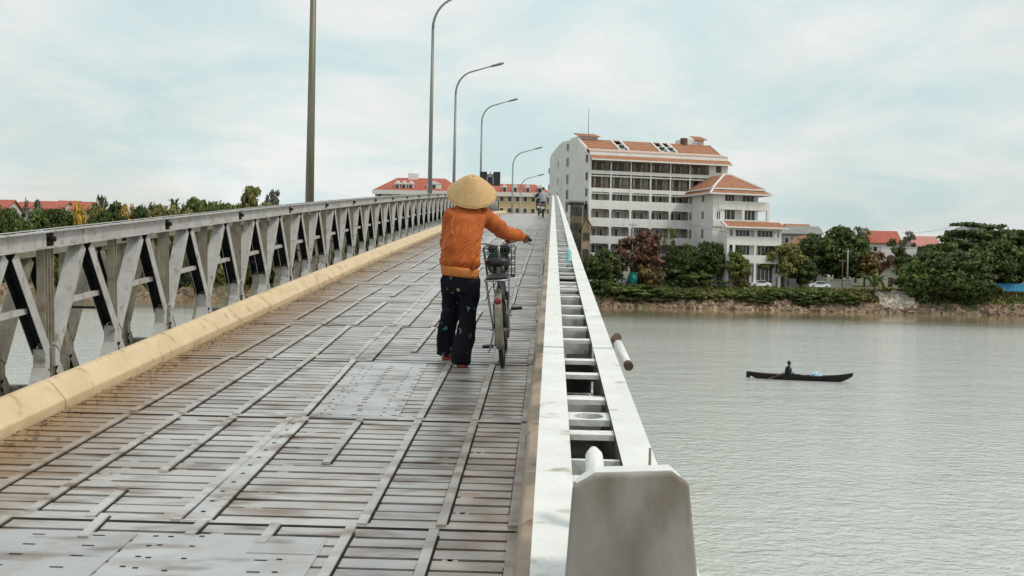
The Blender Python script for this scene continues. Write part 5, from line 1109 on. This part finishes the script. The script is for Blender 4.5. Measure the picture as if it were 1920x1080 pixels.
q = ctr + Vector((math.cos(rz) * rx, math.sin(rz) * rx, 0)); m = MB(); m.tube([(.12, .22, .22), (-.25, -.32, .19), (-1.0, -.95, -.06)], .018, 6); o = m.build('paddle', M_HULLIN, loc=(q.x, q.y, .20), rot=(0, 0, rz), label='thin wooden paddle dipping into the water beside the boat', cat='paddle'); m = MB(); m.box(-.25, .25, -.06, .06, -.012, .012); m.build('blade', M_HULLIN, o, loc=(-1.1, -1.03, -.1), rot=(0, R(-12), R(40)))
m = MB(); m.box(-.2, .2, -.22, .22, 0, .2); bevel(m.build('crate', M_NAVY, loc=(q.x + .6 * math.cos(rz), q.y + .6 * math.sin(rz), .17), rot=(0, 0, rz), label='dark crate beside the paddler in the boat', cat='crate'), .02, 1)

# ---- motorbikes near the crest
M_MBIKE = mat('scooter_black', (.02, .022, .024), None, 3, .3, coat=.4); M_SHIRT = mat('grey_shirt', (.36, .37, .40), None, 3, .85); M_HELM = mat('green_helmet', (.02, .05, .02), None, 3, .3); M_BLKS = mat('black_shirt', (.012, .012, .016), None, 3, .8)
def motorbike(label, plabel, px, Y, shirt, helm):
    X = P(px, 400, Y).x; z = deck(Y); pt_ = math.atan((deck(Y + 1) - deck(Y)))
    root = empty('motorbike', (X, Y, z), label=label, cat='motorbike'); root.rotation_euler = (Matrix.Rotation(pt_, 3, 'X')).to_euler()
    for y in (0, 1.22):
        we = empty('wheel', (0, y, .28), parent=root); m = MB(); m.torus((0, 0, 0), .235, .045, 24, 8); smooth_obj(m.build('tyre', M_TYRE, we)); m = MB(); m.lathe([(.19, -.03), (.19, .03)], 16, (0, 0, 0), Matrix.Rotation(R(90), 3, 'Y')); m.build('rim', M_CHROME, we)
    m = MB(); rg = []
    for y, w2, z0, z1 in ((-.28, .06, .58, .70), (-.1, .12, .46, .76), (.25, .13, .34, .76), (.5, .11, .30, .52), (.8, .13, .32, .48), (.98, .17, .36, .95), (1.08, .12, .55, 1.0)):
        rg.append([Vector((w2 * math.cos(t), y, (z0 + z1) / 2 + (z1 - z0) / 2 * math.sin(t))) for t in [2 * math.pi * j / 12 for j in range(12)]])
    m.rings(rg); smooth_obj(m.build('fairing', M_MBIKE, root))
    m = MB(); m.box(-.11, .11, -.22, .55, .76, .83); bevel(m.build('seat', M_SEAT, root), .03, 2)
    m = MB(); m.tube([(-.33, .82, 1.02), (-.1, .95, 1.0), (.1, .95, 1.0), (.33, .82, 1.02)], .016, 8); m.build('handlebar', M_CHROME, root)
    for sx in (-1, 1): m = MB(); m.tube([(sx * .24, .9, 1.02), (sx * .3, .9, 1.18)], .006, 5); m.ell((sx * .31, .9, 1.2), .06, .012, .035, 8, 6); m.build('mirror', M_SEAT, root); m = MB(); m.tube([(sx * .07, 1.05, .55), (sx * .07, 1.22, .28)], .02, 6); m.build('fork', M_CHROME, root)
    m = MB(); m.ell((0, -.30, .64), .07, .03, .04, 10, 6); m.build('tail_light', mat('tail_red', (.4, .02, .02)), root); m = MB(); m.box(-.09, .09, -.33, -.32, .44, .56); m.build('number_plate', M_TRIM, root)
    m = MB(); m.tube([(.12, -.25, .3), (.12, .3, .27)], .045, 8); m.build('exhaust', M_CHROME, root); m = MB(); m.box(-.05, .05, -.3, .1, .50, .545); m.build('mudguard', M_MBIKE, root)
    rd = empty('person', (X, Y + .12, z + .80), (0, 0, R(90)), label=plabel, cat='person'); seated(rd, shirt, None, hx=.36, arm=((.62, -.30, .24), (.62, .30, .24)), lean=.03, helmet=helm, seat_drop=.30)
motorbike('black scooter ridden by the person in grey near the crest', 'person in grey shirt and dark helmet riding a scooter', 1018, 64, M_SHIRT, M_HELM)
motorbike('black scooter ridden by the person in black near the crest', 'person in black riding a scooter ahead of the grey shirted rider', 1010, 72, M_BLKS, M_BLKS)
# ---- small figures on the far road
def walker(label, px, Y, shirt, legs):
    c = P(px, 530, Y); root = empty('person', (c.x, Y, 4.262 if 244.2 < Y < 249.6 else ground(Y)), (0, 0, vr.uniform(0, 6)), label=label, cat='person'); m = MB()
    for sx in (-1, 1): loft(m, [(sx * .1, 0, .85, .09), (sx * .11, .05 * sx, .45, .065), (sx * .11, .12 * sx, .06, .045)], 8); loft(m, [(sx * .11, .1 * sx, .04, .04), (sx * .11, .1 * sx + .16, .03, .03)], 8)
    loft(m, [(0, 0, .8, .16, .11), (0, 0, 1.1, .14, .10), (0, 0, 1.35, .18, .11), (0, 0, 1.43, .08, .07), (0, 0, 1.5, .05, .05)], 10); m.ell((0, .01, 1.6), .08, .095, .11, 10, 8)
    for sx in (-1, 1): loft(m, [(sx * .19, 0, 1.36, .05), (sx * .24, .02, 1.1, .042), (sx * .22, .12 * -sx, .86, .03)], 8)
    remesh(m.build('body', legs, root), .03, 2); t = MB(); loft(t, [(0, 0, .84, .175, .125), (0, 0, 1.1, .155, .115), (0, 0, 1.35, .195, .125), (0, 0, 1.43, .10, .09)], 12); smooth_obj(t.build('shirt', shirt, root)); t = MB(); t.ell((0, -.01, 1.63), .088, .1, .1, 10, 8); smooth_obj(t.build('hair', M_HAIR, root))
for px, Y, col, lab in ((1224, 243.6, (.5, .05, .05), 'small figure in red on the far road'), (1256, 246, (.6, .5, .08), 'small figure in yellow on the far road'), (1307, 248, (.05, .12, .4), 'small figure in blue by the low grey wall'), (1350, 247, (.02, .02, .02), 'small figure in black by the low grey wall'), (1398, 248, (.5, .5, .5), 'small figure in pale grey near the building entrance'), (1478, 247, (.03, .03, .05), 'small dark figure in front of the grey wall')):
    walker(lab, px, Y, mat('shirt_%d' % px, col, None, 3, .8), M_NAVY)
